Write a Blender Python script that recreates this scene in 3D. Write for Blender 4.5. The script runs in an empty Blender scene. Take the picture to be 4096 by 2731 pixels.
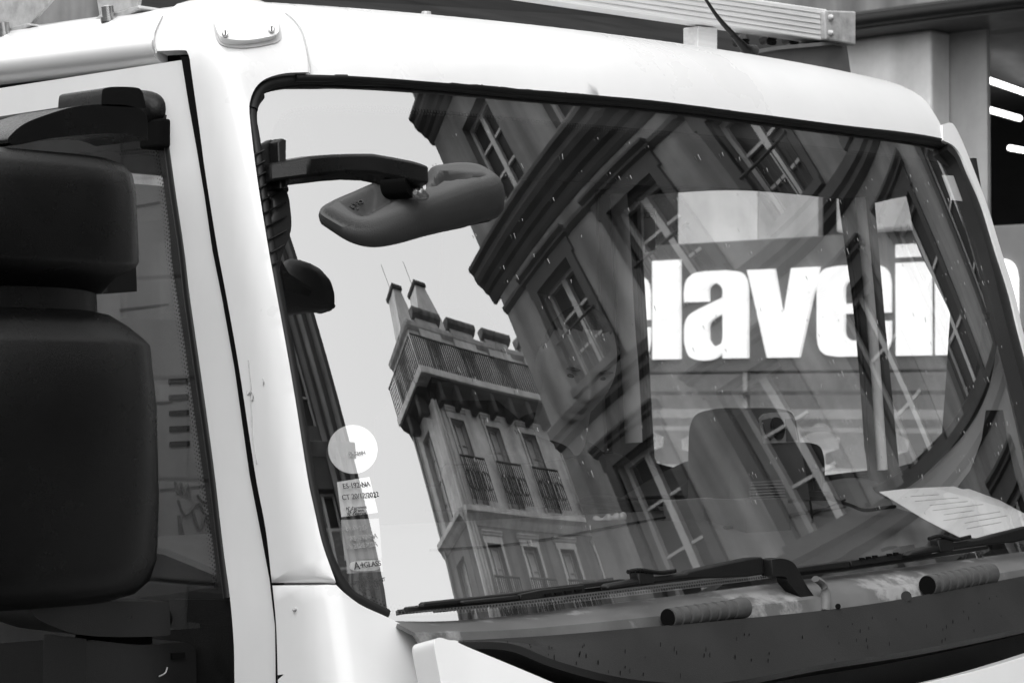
import bpy, bmesh, math, random
import numpy as np
from mathutils import Vector, Matrix, geometry
random.seed(4)
sc = bpy.context.scene
col = sc.collection
# ------------------------------------------------------------------ camera, sky, sun, exposure
TH = math.radians(43.3)
cam = bpy.data.cameras.new('camera'); co = bpy.data.objects.new('camera', cam); col.objects.link(co)
cam.sensor_width = 36; cam.lens = 9500/4096*36; cam.clip_end = 400; cam.clip_start = .05
co.location = (-3.24, -2.45, 1.76)
co.rotation_euler = (math.radians(90)+math.atan((1600-1365.5)/9500), 0, TH-math.radians(90))
cam.dof.use_dof = True; cam.dof.focus_distance = 3.75; cam.dof.aperture_fstop = 18
sc.camera = co
w = bpy.data.worlds.new('World'); sc.world = w; w.use_nodes = True
nt = w.node_tree; bg = nt.nodes['Background']
sky = nt.nodes.new('ShaderNodeTexSky'); sky.sky_type = 'NISHITA'; sky.sun_disc = False
SUN_EL, SUN_AZ = math.radians(48), math.radians(236)
sky.sun_elevation = SUN_EL; sky.sun_rotation = SUN_AZ; sky.dust_density = 8; sky.air_density = 1.5; sky.ozone_density = 0
bw = nt.nodes.new('ShaderNodeRGBToBW'); nt.links.new(sky.outputs[0], bw.inputs[0]); 
# thin high cloud evens the clear-sky gradient out
pw = nt.nodes.new('ShaderNodeMath'); pw.operation = 'POWER'; pw.inputs[1].default_value = .35; nt.links.new(bw.outputs[0], pw.inputs[0])
ml = nt.nodes.new('ShaderNodeMath'); ml.operation = 'MULTIPLY'; ml.inputs[1].default_value = 7.2; nt.links.new(pw.outputs[0], ml.inputs[0]); nt.links.new(ml.outputs[0], bg.inputs[0])
bg.inputs[1].default_value = .15
sl = bpy.data.lights.new('sun', 'SUN'); so = bpy.data.objects.new('sun', sl); col.objects.link(so)
sl.energy = 0.55; sl.angle = math.radians(20)
sd = Vector((math.sin(SUN_AZ)*math.cos(SUN_EL), math.cos(SUN_AZ)*math.cos(SUN_EL), math.sin(SUN_EL)))
so.rotation_euler = sd.to_track_quat('Z', 'Y').to_euler(); so.location = (0, 0, 40)
vs = sc.view_settings; vs.view_transform = 'Standard'; vs.look = 'None'; vs.exposure = 0.30; vs.gamma = 1; vs.use_curve_mapping = False
cy = sc.cycles; cy.transparent_max_bounces = 24; cy.max_bounces = 10; cy.glossy_bounces = 5; cy.caustics_reflective = False; cy.caustics_refractive = False
cy.use_denoising = True
# ------------------------------------------------------------------ materials (all grey: the photograph is black and white)
MATS = {}
def mat(name, v, rough=.5, metal=0., spec=.5, var=.15, scale=6., bump=0., bscale=60., coat=0., speck=0., emit=0., stretch=None, streak=0., patch=0.):
    if name in MATS: return MATS[name]
    m = bpy.data.materials.new(name); m.use_nodes = True; n = m.node_tree; b = n.nodes['Principled BSDF']; L = n.links.new
    tc = n.nodes.new('ShaderNodeTexCoord'); src = tc.outputs['Object']
    if stretch:
        mp = n.nodes.new('ShaderNodeMapping'); mp.inputs['Scale'].default_value = stretch; L(src, mp.inputs[0]); src = mp.outputs[0]
    nz = n.nodes.new('ShaderNodeTexNoise'); nz.inputs['Scale'].default_value = scale; nz.inputs['Detail'].default_value = 6; nz.inputs['Roughness'].default_value = .65; L(src, nz.inputs['Vector'])
    mr = n.nodes.new('ShaderNodeMapRange'); mr.inputs[1].default_value = .3; mr.inputs[2].default_value = .7
    mr.inputs[3].default_value = v*(1-var); mr.inputs[4].default_value = v*(1+var*.6); L(nz.outputs[0], mr.inputs[0]); out = mr.outputs[0]
    if speck:
        vo = n.nodes.new('ShaderNodeTexNoise'); vo.inputs['Scale'].default_value = 260; vo.inputs['Detail'].default_value = 2; L(tc.outputs['Object'], vo.inputs['Vector'])
        r2 = n.nodes.new('ShaderNodeMapRange'); r2.inputs[1].default_value = .70; r2.inputs[2].default_value = .76; r2.inputs[3].default_value = 1; r2.inputs[4].default_value = 1-speck; L(vo.outputs[0], r2.inputs[0])
        mu = n.nodes.new('ShaderNodeMath'); mu.operation = 'MULTIPLY'; L(out, mu.inputs[0]); L(r2.outputs[0], mu.inputs[1]); out = mu.outputs[0]
    if streak:
        mp = n.nodes.new('ShaderNodeMapping'); mp.inputs['Scale'].default_value = (1, 1, .06); L(tc.outputs['Object'], mp.inputs[0])
        s2 = n.nodes.new('ShaderNodeTexNoise'); s2.inputs['Scale'].default_value = 3.5; s2.inputs['Detail'].default_value = 5; L(mp.outputs[0], s2.inputs['Vector'])
        r3 = n.nodes.new('ShaderNodeMapRange'); r3.inputs[1].default_value = .42; r3.inputs[2].default_value = .66; r3.inputs[3].default_value = 1; r3.inputs[4].default_value = 1-streak; L(s2.outputs[0], r3.inputs[0])
        mu = n.nodes.new('ShaderNodeMath'); mu.operation = 'MULTIPLY'; L(out, mu.inputs[0]); L(r3.outputs[0], mu.inputs[1]); out = mu.outputs[0]
    if patch:
        p2 = n.nodes.new('ShaderNodeTexNoise'); p2.inputs['Scale'].default_value = 8; p2.inputs['Detail'].default_value = 7; p2.inputs['Roughness'].default_value = .7; L(tc.outputs['Object'], p2.inputs['Vector'])
        r4 = n.nodes.new('ShaderNodeMapRange'); r4.inputs[1].default_value = .54; r4.inputs[2].default_value = .62; r4.inputs[3].default_value = 1; r4.inputs[4].default_value = 1+patch; L(p2.outputs[0], r4.inputs[0])
        mu = n.nodes.new('ShaderNodeMath'); mu.operation = 'MULTIPLY'; L(out, mu.inputs[0]); L(r4.outputs[0], mu.inputs[1]); out = mu.outputs[0]
    L(out, b.inputs['Base Color'])
    rr = n.nodes.new('ShaderNodeMapRange'); rr.inputs[1].default_value = .25; rr.inputs[2].default_value = .75; rr.inputs[3].default_value = max(.02, rough*.8); rr.inputs[4].default_value = min(1, rough*1.25); L(nz.outputs[0], rr.inputs[0]); L(rr.outputs[0], b.inputs['Roughness'])
    b.inputs['Metallic'].default_value = metal; b.inputs['Specular IOR Level'].default_value = spec; b.inputs['Coat Weight'].default_value = coat; b.inputs['Coat Roughness'].default_value = .06
    if bump:
        n2 = n.nodes.new('ShaderNodeTexNoise'); n2.inputs['Scale'].default_value = bscale; n2.inputs['Detail'].default_value = 3; L(src, n2.inputs['Vector'])
        bp = n.nodes.new('ShaderNodeBump'); bp.inputs['Strength'].default_value = bump; bp.inputs['Distance'].default_value = .01; L(n2.outputs[0], bp.inputs['Height']); L(bp.outputs[0], b.inputs['Normal'])
    if emit: b.inputs['Emission Color'].default_value = (1, 1, 1, 1); b.inputs['Emission Strength'].default_value = emit
    MATS[name] = m; return m
def glass(name, ior, tint, base=0.0, rough=.0, dirt=.0):
    m = bpy.data.materials.new(name); m.use_nodes = True; n = m.node_tree; L = n.links.new; n.nodes.remove(n.nodes['Principled BSDF']); out = n.nodes['Material Output']
    tr = n.nodes.new('ShaderNodeBsdfTransparent'); tr.inputs[0].default_value = (tint, tint, tint, 1)
    gl = n.nodes.new('ShaderNodeBsdfGlossy'); gl.inputs[0].default_value = (1, 1, 1, 1); gl.inputs['Roughness'].default_value = rough
    # Schlick reflectance, the same from both sides of the thin pane
    ge = n.nodes.new('ShaderNodeNewGeometry'); dp = n.nodes.new('ShaderNodeVectorMath'); dp.operation = 'DOT_PRODUCT'; L(ge.outputs['Normal'], dp.inputs[0]); L(ge.outputs['Incoming'], dp.inputs[1])
    def mth(op, a, b=None):
        q = n.nodes.new('ShaderNodeMath'); q.operation = op
        for i, v in enumerate((a, b)):
            if v is None: continue
            if isinstance(v, (int, float)): q.inputs[i].default_value = v
            else: L(v, q.inputs[i])
        return q.outputs[0]
    f5 = mth('POWER', mth('SUBTRACT', 1., mth('ABSOLUTE', dp.outputs['Value'])), 5.)
    mp = n.nodes.new('ShaderNodeMapRange'); mp.inputs[3].default_value = base; mp.inputs[4].default_value = 1; L(f5, mp.inputs[0])
    mx = n.nodes.new('ShaderNodeMixShader'); L(mp.outputs[0], mx.inputs[0]); L(tr.outputs[0], mx.inputs[1]); L(gl.outputs[0], mx.inputs[2]); sh = mx.outputs[0]
    if dirt:
        tc = n.nodes.new('ShaderNodeTexCoord')
        mpp = n.nodes.new('ShaderNodeMapping'); mpp.inputs['Scale'].default_value = (9, 1, .5); L(tc.outputs['Object'], mpp.inputs[0])
        nz = n.nodes.new('ShaderNodeTexNoise'); nz.inputs['Scale'].default_value = 3; nz.inputs['Detail'].default_value = 8; L(mpp.outputs[0], nz.inputs['Vector'])
        r = n.nodes.new('ShaderNodeMapRange'); r.inputs[1].default_value = .45; r.inputs[2].default_value = .8; r.inputs[3].default_value = dirt*.3; r.inputs[4].default_value = dirt*1.6; L(nz.outputs[0], r.inputs[0])
        df = n.nodes.new('ShaderNodeBsdfDiffuse'); df.inputs[0].default_value = (.5, .5, .5, 1)
        m2 = n.nodes.new('ShaderNodeMixShader'); L(r.outputs[0], m2.inputs[0]); L(sh, m2.inputs[1]); L(df.outputs[0], m2.inputs[2]); sh = m2.outputs[0]
    L(sh, out.inputs[0]); MATS[name] = m; return m
WHITE = mat('white_paint', .70, .3, var=.06, scale=2.2, coat=.4, streak=.06)
WHITE2 = mat('white_paint_dusty', .68, .4, var=.07, scale=2.5, streak=.08)
BLACK = mat('black_plastic', .005, .42, spec=.22, var=.3, scale=14, bump=.12, bscale=500, speck=.4)
GRAIN = mat('black_grained_plastic', .004, .26, spec=.2, var=.25, scale=9, bump=.2, bscale=700)
DUSTY = mat('dusty_plastic', .06, .5, spec=.25, var=.15, scale=9, bump=.15, bscale=600)
RUBBER = mat('black_rubber', .008, .5, spec=.3, var=.3)
GAP = mat('dark_gap', .004, .9, spec=.05)
COWL = mat('grey_cowl', .085, .55, var=.4, scale=7, speck=.3, patch=1.6)
PANEL = mat('dark_grey_panel', .014, .5, spec=.3, var=.2, scale=8, bump=.1, bscale=500, speck=.5)
ALU = mat('aluminium', .72, .45, metal=.15, var=.12, scale=30, stretch=(.1, 4, 4), bump=.05)
GALV = mat('galvanised_steel', .42, .5, metal=.25, var=.35, scale=40, speck=.2)
STEEL = mat('steel', .5, .25, metal=1, var=.1)
LENS = mat('lamp_lens', .85, .12, var=.02, coat=1)
DASH = mat('dash_grey', .12, .6, var=.12, scale=5, bump=.1, bscale=400)
DASHD = mat('dash_dark', .06, .6, var=.2)
PALE = mat('pale_trim', .8, .5, var=.06)
BRKT = mat('bracket_grey', .15, .5, metal=.3, var=.2, scale=20)
TRIM = mat('trim_grey', .45, .6, var=.12, scale=4)
LINING = mat('headlining', .05, .9, var=.1)
PAPER = mat('paper', .9, .8, var=.03)
LABEL = mat('sticker_white', .9, .6, var=.04)
LABELG = mat('sticker_grey', .45, .6, var=.08)
INK = mat('ink', .04, .7)
WGLASS = glass('windscreen_glass', 1.5, .99, 0.38, dirt=.004)
SGLASS = glass('side_glass', 1.5, .95, .05, dirt=.01)
SHOPGLASS = glass('shop_glass', 1.5, .92, .04)
MIRROR = mat('mirror_glass', .8, .02, metal=1, var=0)
STONE = mat('limestone', .18, .85, var=.5, scale=.9, bump=.25, bscale=14, streak=.5)
STONE2 = mat('limestone_pale', .34, .85, var=.25, scale=1.2, bump=.25, bscale=10, streak=.25)
STONEB = mat('painted_stone', .55, .85, var=.35, scale=1.2, bump=.2, bscale=10, streak=.2)
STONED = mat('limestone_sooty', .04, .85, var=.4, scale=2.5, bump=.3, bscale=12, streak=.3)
FRAMEW = mat('window_frame_paint', .36, .5, var=.1)
PANE = mat('window_pane_dark', .012, .3, spec=.15, var=.4, scale=2)
CURT = mat('curtain', .45, .9, var=.15, scale=14, stretch=(6, 6, .2))
IRON = mat('wrought_iron', .015, .5, var=.2)
ZINC = mat('zinc', .2, .5, metal=.3, var=.2, scale=4)
CONC = mat('concrete', .6, .85, var=.22, scale=2.2, bump=.2, bscale=20, streak=.2)
FASCIA = mat('sign_fascia', .13, .5, var=.1)
SIGNW = mat('sign_letter', .85, .5, var=.03, emit=.8)  # emission added to lift the letters to full white
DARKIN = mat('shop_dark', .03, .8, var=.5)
ASPH = mat('asphalt', .05, .9, var=.3, scale=30, bump=.4, bscale=120)
PAVE = mat('pavement', .2, .85, var=.25, scale=4, bump=.2)
SKIN = mat('skin', .5, .45, var=.12, scale=20, spec=.4)
HAIR = mat('hair', .16, .7, var=.5, scale=60, bump=.5, bscale=220)
JACKET = mat('jacket', .022, .8, var=.3, scale=12, bump=.35, bscale=40)
TUBE = mat('fluorescent_tube', .9, .4, emit=3.5)
# ------------------------------------------------------------------ helpers
def link(o, parent=None):
    col.objects.link(o)
    if parent: o.parent = parent
    return o
def tag(o, label=None, cat=None, group=None, kind=None):
    for k, v in (('label', label), ('category', cat), ('group', group), ('kind', kind)):
        if v: o[k] = v
    return o
def thing(name, label, cat, group=None, loc=(0, 0, 0)):
    o = bpy.data.objects.new(name, None); o.empty_display_size = .1; link(o); o.location = loc; return tag(o, label, cat, group)
def obj(name, vs, fs, m, parent=None, smooth=False, ang=35):
    me = bpy.data.meshes.new(name); me.from_pydata([tuple(v[:3]) for v in vs], [], fs); me.validate()
    bm = bmesh.new(); bm.from_mesh(me); bmesh.ops.recalc_face_normals(bm, faces=bm.faces); bm.to_mesh(me); bm.free()
    me.materials.append(m); o = bpy.data.objects.new(name, me); link(o, parent)
    if parent: o.matrix_parent_inverse = Matrix.Translation(parent.location).inverted() if parent.type == 'EMPTY' else Matrix()
    if smooth:
        for p in me.polygons: p.use_smooth = True
        me.set_sharp_from_angle(angle=math.radians(ang))
    return o
def bev(o, wd=.004, seg=2, ang=40):
    b = o.modifiers.new('bevel', 'BEVEL'); b.width = wd; b.segments = seg; b.limit_method = 'ANGLE'; b.angle_limit = math.radians(ang); b.harden_normals = False; return o
def cr(P, n=6, closed=True):
    """Catmull-Rom through 3D points; a point with a 4th value is a sharp corner."""
    N = len(P); out = []
    for i in range(N if closed else N-1):
        p1, p2 = P[i], P[(i+1) % N]
        c1, c2 = len(p1) > 3, len(p2) > 3
        p0 = P[i-1] if (closed or i > 0) else p1
        p3 = P[(i+2) % N] if (closed or i+2 < N) else p2
        a, b, c, d = (np.array(q[:3], float) for q in (p0, p1, p2, p3))
        if c1: a = b-(c-b)
        if c2: d = c+(c-b)
        k = 1 if (c1 and c2) else n
        for j in range(k):
            t = j/k
            out.append(tuple(.5*((2*b)+(-a+c)*t+(2*a-5*b+4*c-d)*t*t+(-a+3*b-3*c+d)*t**3)))
    if not closed: out.append(tuple(P[-1][:3]))
    return out
def inpoly(x, y, poly):
    px = poly[:, 0]; py = poly[:, 1]; qx = np.roll(px, -1); qy = np.roll(py, -1)
    r = np.zeros(len(x), bool)
    for a, b, c, d in zip(px, py, qx, qy):
        if b == d: continue
        cnd = ((b > y) != (d > y)) & (x < (c-a)*(y-b)/(d-b)+a); r ^= cnd
    return r
def cdt(outline, holes=(), step=.02):
    o = np.array(outline); lo, hi = o.min(0), o.max(0)
    V = [tuple(p) for p in outline]; E = [(i, (i+1) % len(V)) for i in range(len(V))]
    for h in holes:
        s = len(V); V += [tuple(p) for p in h]; E += [(s+i, s+(i+1) % len(h)) for i in range(len(h))]
    if step:
        gx, gy = np.meshgrid(np.arange(lo[0]+step/2, hi[0], step), np.arange(lo[1]+step/2, hi[1], step)); gx = gx.ravel(); gy = gy.ravel()
        k = inpoly(gx, gy, o)
        for h in holes: k &= ~inpoly(gx, gy, np.array(h))
        V += list(zip(gx[k], gy[k]))
    r = geometry.delaunay_2d_cdt([Vector(v) for v in V], E, [], 0, 1e-6)
    P = np.array([tuple(v) for v in r[0]]); F = [f for f in r[2]]
    cx = np.array([P[f].mean(0) for f in map(list, F)])
    k = inpoly(cx[:, 0], cx[:, 1], o)
    for h in holes: k &= ~inpoly(cx[:, 0], cx[:, 1], np.array(h))
    return P, [list(f) for f, q in zip(F, k) if q]
def solid(o, th, off=-1):
    s = o.modifiers.new('solid', 'SOLIDIFY'); s.thickness = th; s.offset = off; s.use_even_offset = False; return o
def thick_mesh(name, V, F, N, th, m, parent, smooth=True, bevel=.0, ang=50):
    """surface V/F given thickness th along -N (per-vertex outward vector)"""
    n = len(V); V = np.array(V); W = V-np.array(N)*th
    cnt = {}
    for f in F:
        for i in range(len(f)):
            e = (f[i], f[(i+1) % len(f)]); cnt[e] = 1
    rim = [e for e in cnt if (e[1], e[0]) not in cnt]
    fs = [list(f) for f in F]+[[i+n for i in reversed(f)] for f in F]+[[b, a, a+n, b+n] for a, b in rim]
    o = obj(name, np.vstack([V, W]), fs, m, parent, smooth, ang)
    if bevel: bev(o, bevel, 2, 55)
    return o
def planar(name, pts, axis, th, m, parent=None, holes=(), step=0, n=6, bevel=0, closed=True):
    """flat sheet in the plane of its 3D outline (normal axis 0/1/2), th thick along +axis"""
    P = cr(pts, n); ia, ib = [i for i in range(3) if i != axis]; lev = sum(p[axis] for p in P)/len(P)
    H = [[(q[ia], q[ib]) for q in cr(h, n)] for h in holes]
    V, F = cdt([(p[ia], p[ib]) for p in P], H, step)
    V3 = np.zeros((len(V), 3)); V3[:, ia] = V[:, 0]; V3[:, ib] = V[:, 1]; V3[:, axis] = lev
    N = np.zeros((len(V), 3)); N[:, axis] = -1
    return thick_mesh(name, V3, F, N, th, m, parent, False, bevel)
def box(name, lo, hi, m, parent=None, bevel=0, seg=2):
    lo, hi = [min(a, b) for a, b in zip(lo, hi)], [max(a, b) for a, b in zip(lo, hi)]
    v = [(x, y, z) for x in (lo[0], hi[0]) for y in (lo[1], hi[1]) for z in (lo[2], hi[2])]
    o = obj(name, v, [(0, 1, 3, 2), (4, 6, 7, 5), (0, 4, 5, 1), (2, 3, 7, 6), (0, 2, 6, 4), (1, 5, 7, 3)], m, parent)
    if bevel: bev(o, bevel, seg)
    return o
def tube(name, pts, r, m, parent=None, n=10, smooth=5, closed=False, flat=None):
    P = cr(pts, smooth, closed) if smooth else [p[:3] for p in pts]; P = [Vector(p) for p in P]; V = []; F = []
    N = len(P); up = Vector((0, 0, 1))
    rr = r if isinstance(r, (list, tuple)) else None
    for i, p in enumerate(P):
        t = (P[(i+1) % N]-P[i-1]) if closed else (P[min(i+1, N-1)]-P[max(i-1, 0)])
        t.normalize(); a = t.cross(up)
        if a.length < 1e-3: a = t.cross(Vector((1, 0, 0)))
        a.normalize(); b = a.cross(t)
        q = np.interp(i/(N-1), np.linspace(0, 1, len(rr)), rr) if rr else r
        for j in range(n):
            A = 2*math.pi*j/n; V.append(p+a*math.cos(A)*q+b*math.sin(A)*q*(flat or 1))
    for i in range(N if closed else N-1):
        for j in range(n):
            k = (i+1) % N; F.append((i*n+j, i*n+(j+1) % n, k*n+(j+1) % n, k*n+j))
    if not closed: F += [tuple(range(n)), tuple(range((N-1)*n, N*n))]
    return obj(name, V, F, m, parent, True, 60)
def loft(name, rings, m, parent=None, smooth=True, ang=40, cap=True):
    n = len(rings[0]); V = [v for r in rings for v in r]; F = []
    for i in range(len(rings)-1):
        for j in range(n): F.append((i*n+j, i*n+(j+1) % n, (i+1)*n+(j+1) % n, (i+1)*n+j))
    if cap: F += [tuple(range(n)), tuple(range((len(rings)-1)*n, len(rings)*n))]
    return obj(name, V, F, m, parent, smooth, ang)
def sring(c, rx, ry, e=4, n=40, u=(1, 0, 0), v=(0, 1, 0)):
    c = Vector(c); u = Vector(u); v = Vector(v); R = []
    for j in range(n):
        A = 2*math.pi*j/n; ca, sa = math.cos(A), math.sin(A)
        R.append(c+u*(math.copysign(abs(ca)**(2/e), ca)*rx)+v*(math.copysign(abs(sa)**(2/e), sa)*ry))
    return R
def lathe(name, p0, p1, prof, m, parent=None, n=24):
    """profile [(t 0..1, radius)] spun round the axis p0-p1"""
    p0, p1 = Vector(p0), Vector(p1); t = (p1-p0).normalized(); a = t.cross(Vector((0, 0, 1)))
    if a.length < 1e-3: a = t.cross(Vector((1, 0, 0)))
    a.normalize(); b = a.cross(t)
    return loft(name, [sring(p0.lerp(p1, q), r, r, 2, n, a, b) for q, r in prof], m, parent, True, 35)
def sheet(name, curves, m, parent=None, th=.004, n=5, axis=(0, -1, 0), resample=60):
    """skin over a list of 3D curves"""
    rows = []
    for c in curves:
        P = np.array(cr(c, n, False)); s = np.r_[0, np.cumsum(np.linalg.norm(np.diff(P, axis=0), axis=1))]; q = np.linspace(0, s[-1], resample)
        rows.append(np.stack([np.interp(q, s, P[:, k]) for k in range(3)], 1))
    V = np.vstack(rows); F = []
    for i in range(len(rows)-1):
        for j in range(resample-1): a = i*resample+j; F.append((a, a+1, a+1+resample, a+resample))
    return thick_mesh(name, V, F, np.tile(np.array(axis, float), (len(V), 1)), th, m, parent, True, 0, 50)
def text(name, s, loc, size, m, parent, xdir, ydir, ext=.0006, align='CENTER', mirror=False):
    c = bpy.data.curves.new(name, 'FONT'); c.body = s; c.size = size; c.extrude = ext; c.align_x = align; c.align_y = 'CENTER'
    tmp = bpy.data.objects.new(name+'_curve', c); col.objects.link(tmp); me = bpy.data.meshes.new_from_object(tmp); bpy.data.objects.remove(tmp); bpy.data.curves.remove(c)
    o = bpy.data.objects.new(name, me); link(o, parent); X = Vector(xdir).normalized(); Z = X.cross(Vector(ydir)).normalized(); Y = Z.cross(X)
    M = Matrix((X, Y, Z)).transposed().to_4x4()
    if mirror: M = M @ Matrix.Diagonal((-1, 1, 1, 1))
    M.translation = Vector(loc)
    if parent and parent.type == 'EMPTY': o.matrix_parent_inverse = Matrix.Translation(parent.location).inverted()
    o.matrix_basis = M; me.materials.clear(); me.materials.append(m); return o
# ------------------------------------------------------------------ the cab's own surfaces
GP = (0.02, 0.0113, 0.0371, 0.2889, 0.0604, -0.0774, 0.0083)
def gy(x, z):
    a = x-GP[5]; h = z-1.85
    return GP[0]+GP[1]*a*a+GP[2]*a**4+GP[3]*h+GP[4]*h*h+GP[6]*a*a*h
def gn(x, z):
    a = x-GP[5]; h = z-1.85
    n = np.stack([2*GP[1]*a+4*GP[2]*a**3+2*GP[6]*a*h, -np.ones_like(a), GP[3]+2*GP[4]*h+GP[6]*a*a], -1); return n/np.linalg.norm(n, axis=-1, keepdims=True)
def smin(a, b, k):
    h = np.maximum(k-np.abs(a-b), 0); return np.minimum(a, b)-h*h/(4*k)
def ztop(x, y): return 2.374+.026*(x+1)-.024*x*x+.03*y
def bodyf(P, off=0.):
    x, y, z = P[:, 0], P[:, 1], P[:, 2]
    d1 = (y-gy(x, z)+.018)*.96
    return smin(smin(smin(d1, x+1.062, .05), 1.0-x, .16), ztop(x, y)-z, .13)-off
BE = math.radians(30); DD = np.array([math.cos(BE)*math.cos(TH), math.cos(BE)*math.sin(TH), -math.sin(BE)])
DR = np.array([math.sin(TH), -math.cos(TH), 0]); DU = np.array([math.sin(BE)*math.cos(TH), math.sin(BE)*math.sin(TH), math.cos(BE)])
def lift(A, off):
    base = A[:, :1]*DR+A[:, 1:]*DU; t = np.full(len(A), -3.); done = np.zeros(len(A), bool); prev = t.copy()
    for k in range(260):
        ins = bodyf(base+t[:, None]*DD, off) > 0; done |= ins
        prev = np.where(done, prev, t); t = np.where(done, t, t+.02)
    a, b = prev, t.copy()
    for k in range(24):
        mi = (a+b)/2; ins = bodyf(base+mi[:, None]*DD, off) > 0; b = np.where(ins, mi, b); a = np.where(ins, a, mi)
    P = base+b[:, None]*DD; e = 1e-4
    N = -np.stack([bodyf(P+np.eye(3)[k]*e, off)-bodyf(P-np.eye(3)[k]*e, off) for k in range(3)], 1); N /= np.linalg.norm(N, axis=1, keepdims=True)
    return P, N
def skin(name, pts, m, parent, off=0., th=.014, holes=(), step=.018, bevel=.004, n=6):
    P = np.array(cr(pts, n)); H = [np.array(cr(h, n)) for h in holes]; f = lambda Q: [(q@DR, q@DU) for q in Q]
    A, F = cdt(f(P), [f(h) for h in H], step); V, N = lift(A, off)
    return thick_mesh(name, V, F, N, th, m, parent, True, bevel)
def gsheet(name, pts, m, parent, off=0., th=.0, holes=(), step=.03, n=6):
    """sheet lying on the windscreen surface; off moves it along +y (inwards)"""
    P = cr(pts, n); f = lambda Q: [(q[0], q[2]) for q in Q]
    A, F = cdt(f(P), [f(cr(h, n)) for h in holes], step)
    V = np.stack([A[:, 0], gy(A[:, 0], A[:, 1])+off, A[:, 1]], 1)
    if th: return thick_mesh(name, V, F, gn(A[:, 0], A[:, 1]), th, m, parent)
    o = obj(name, V, F, m, parent, True); return o
def gprism(name, pts, m, parent, off=-.02, th=.01, n=4, bevel=.0015):
    """a bar following the windscreen, th deep"""
    P = cr(pts, n); A, F = cdt([(q[0], q[2]) for q in P], (), 0)
    V = np.stack([A[:, 0], gy(A[:, 0], A[:, 1])+off, A[:, 1]], 1)
    return thick_mesh(name, V, F, np.tile((0., -1., 0.), (len(V), 1)), th, m, parent, True, bevel, 40)
# ================================================================== the truck
T = thing('truck', 'white truck cab with wide windscreen and black door mirrors parked in the street', 'truck', loc=(0, 1.2, 0))
roofback = [(1.0, .75, 2.42, 1), (-.98, .75, 2.36, 1)]
# --- white outer skin
skin('roof_front', [(-0.8896,0.2216,2.336,1),(-0.902,0.1851,2.301),(-0.919,0.152,2.237,1),(-0.8301,0.145,2.243),(-0.6364,0.1355,2.25),(-0.4106,0.1319,2.258),(-0.1553,0.1335,2.268),(0.1256,0.135,2.271),(0.4452,0.1426,2.275),(0.7977,0.1711,2.282,1),(0.8126,0.1836,2.307),(0.8097,0.1981,2.334),(0.814,0.2275,2.368),(0.8032,0.2515,2.388,1)]+[(.85, .75, 2.42, 1), (-.86, .75, 2.37, 1)], WHITE, T, 0, .016)
skin('corner_panel', [(-1.024,0.3564,2.332,1),(-1.043,0.3486,2.308),(-1.052,0.3411,2.288),(-1.057,0.3264,2.27,1),(-1.058,0.2632,2.265),(-1.059,0.2524,2.26),(-1.06,0.2459,2.25),(-1.062,0.2403,2.234),(-1.062,0.2207,2.146),(-1.062,0.2074,2.083),(-1.062,0.1801,1.974),(-1.062,0.1604,1.907),(-1.062,0.132,1.804),(-1.062,0.09628,1.655),(-1.062,0.07358,1.578),(-1.062,0.06007,1.504,1),(-1.038,-0.04505,1.509,1),(-1.042,-0.03624,1.533),(-1.046,-0.02435,1.565),(-1.048,-0.009899,1.613),(-1.049,0.001675,1.653),(-1.047,0.027,1.749),(-1.046,0.04692,1.822),(-1.045,0.07221,1.909),(-1.044,0.09032,1.971),(-1.041,0.1154,2.059),(-1.037,0.1322,2.118),(-1.032,0.1458,2.167),(-1.027,0.1501,2.186),(-1.014,0.1535,2.206),(-0.993,0.1555,2.221),(-0.9582,0.1549,2.232),(-0.913,0.1515,2.238,1),(-0.9074,0.1578,2.255),(-0.8958,0.1854,2.302),(-0.8931,0.2086,2.326),(-0.8952,0.2288,2.34,1)]+[(-.88, .36, 2.37, 1), (-1.0, .352, 2.355, 1), (-1.03, .342, 2.335, 1)], WHITE, T, -.004, .02)
skin('lower_corner_panel', [(-1.062,0.05953,1.501,1),(-1.062,0.05143,1.446),(-1.062,0.04747,1.369),(-1.062,0.04305,1.304,1),(-0.8948,-0.117,1.302,1),(-0.896,-0.102,1.367),(-0.8947,-0.09476,1.398),(-0.8968,-0.09042,1.415),(-0.9076,-0.08547,1.431),(-0.9395,-0.07834,1.446),(-0.9677,-0.07177,1.46),(-1.007,-0.06221,1.478),(-1.028,-0.05371,1.494),(-1.038,-0.04573,1.506,1)], WHITE, T, -.003, .02)
skin('bumper_corner', [(-1.029,-0.2291,1.423),(-1.029,-0.2255,1.438),(-1.025,-0.2243,1.445),(-1.017,-0.2249,1.447),(-1.003,-0.2278,1.443),(-0.9893,-0.2302,1.441),(-0.974,-0.2342,1.432),(-0.8328,-0.2618,1.374,1),(-0.6645,-0.2899,1.292,1),(-1.027,-0.2528,1.325,1),(-1.028,-0.2376,1.389)], WHITE, T, -.15, .05, bevel=.012)
skin('bumper_front', [(-0.1217,-0.2957,1.296,1),(0.008412,-0.2941,1.303),(0.1731,-0.2921,1.31),(0.3342,-0.288,1.321),(0.5186,-0.2799,1.335,1),(0.4465,-0.3204,1.161,1),(-0.2734,-0.3087,1.235,1)], WHITE, T, -.15, .05)
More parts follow.
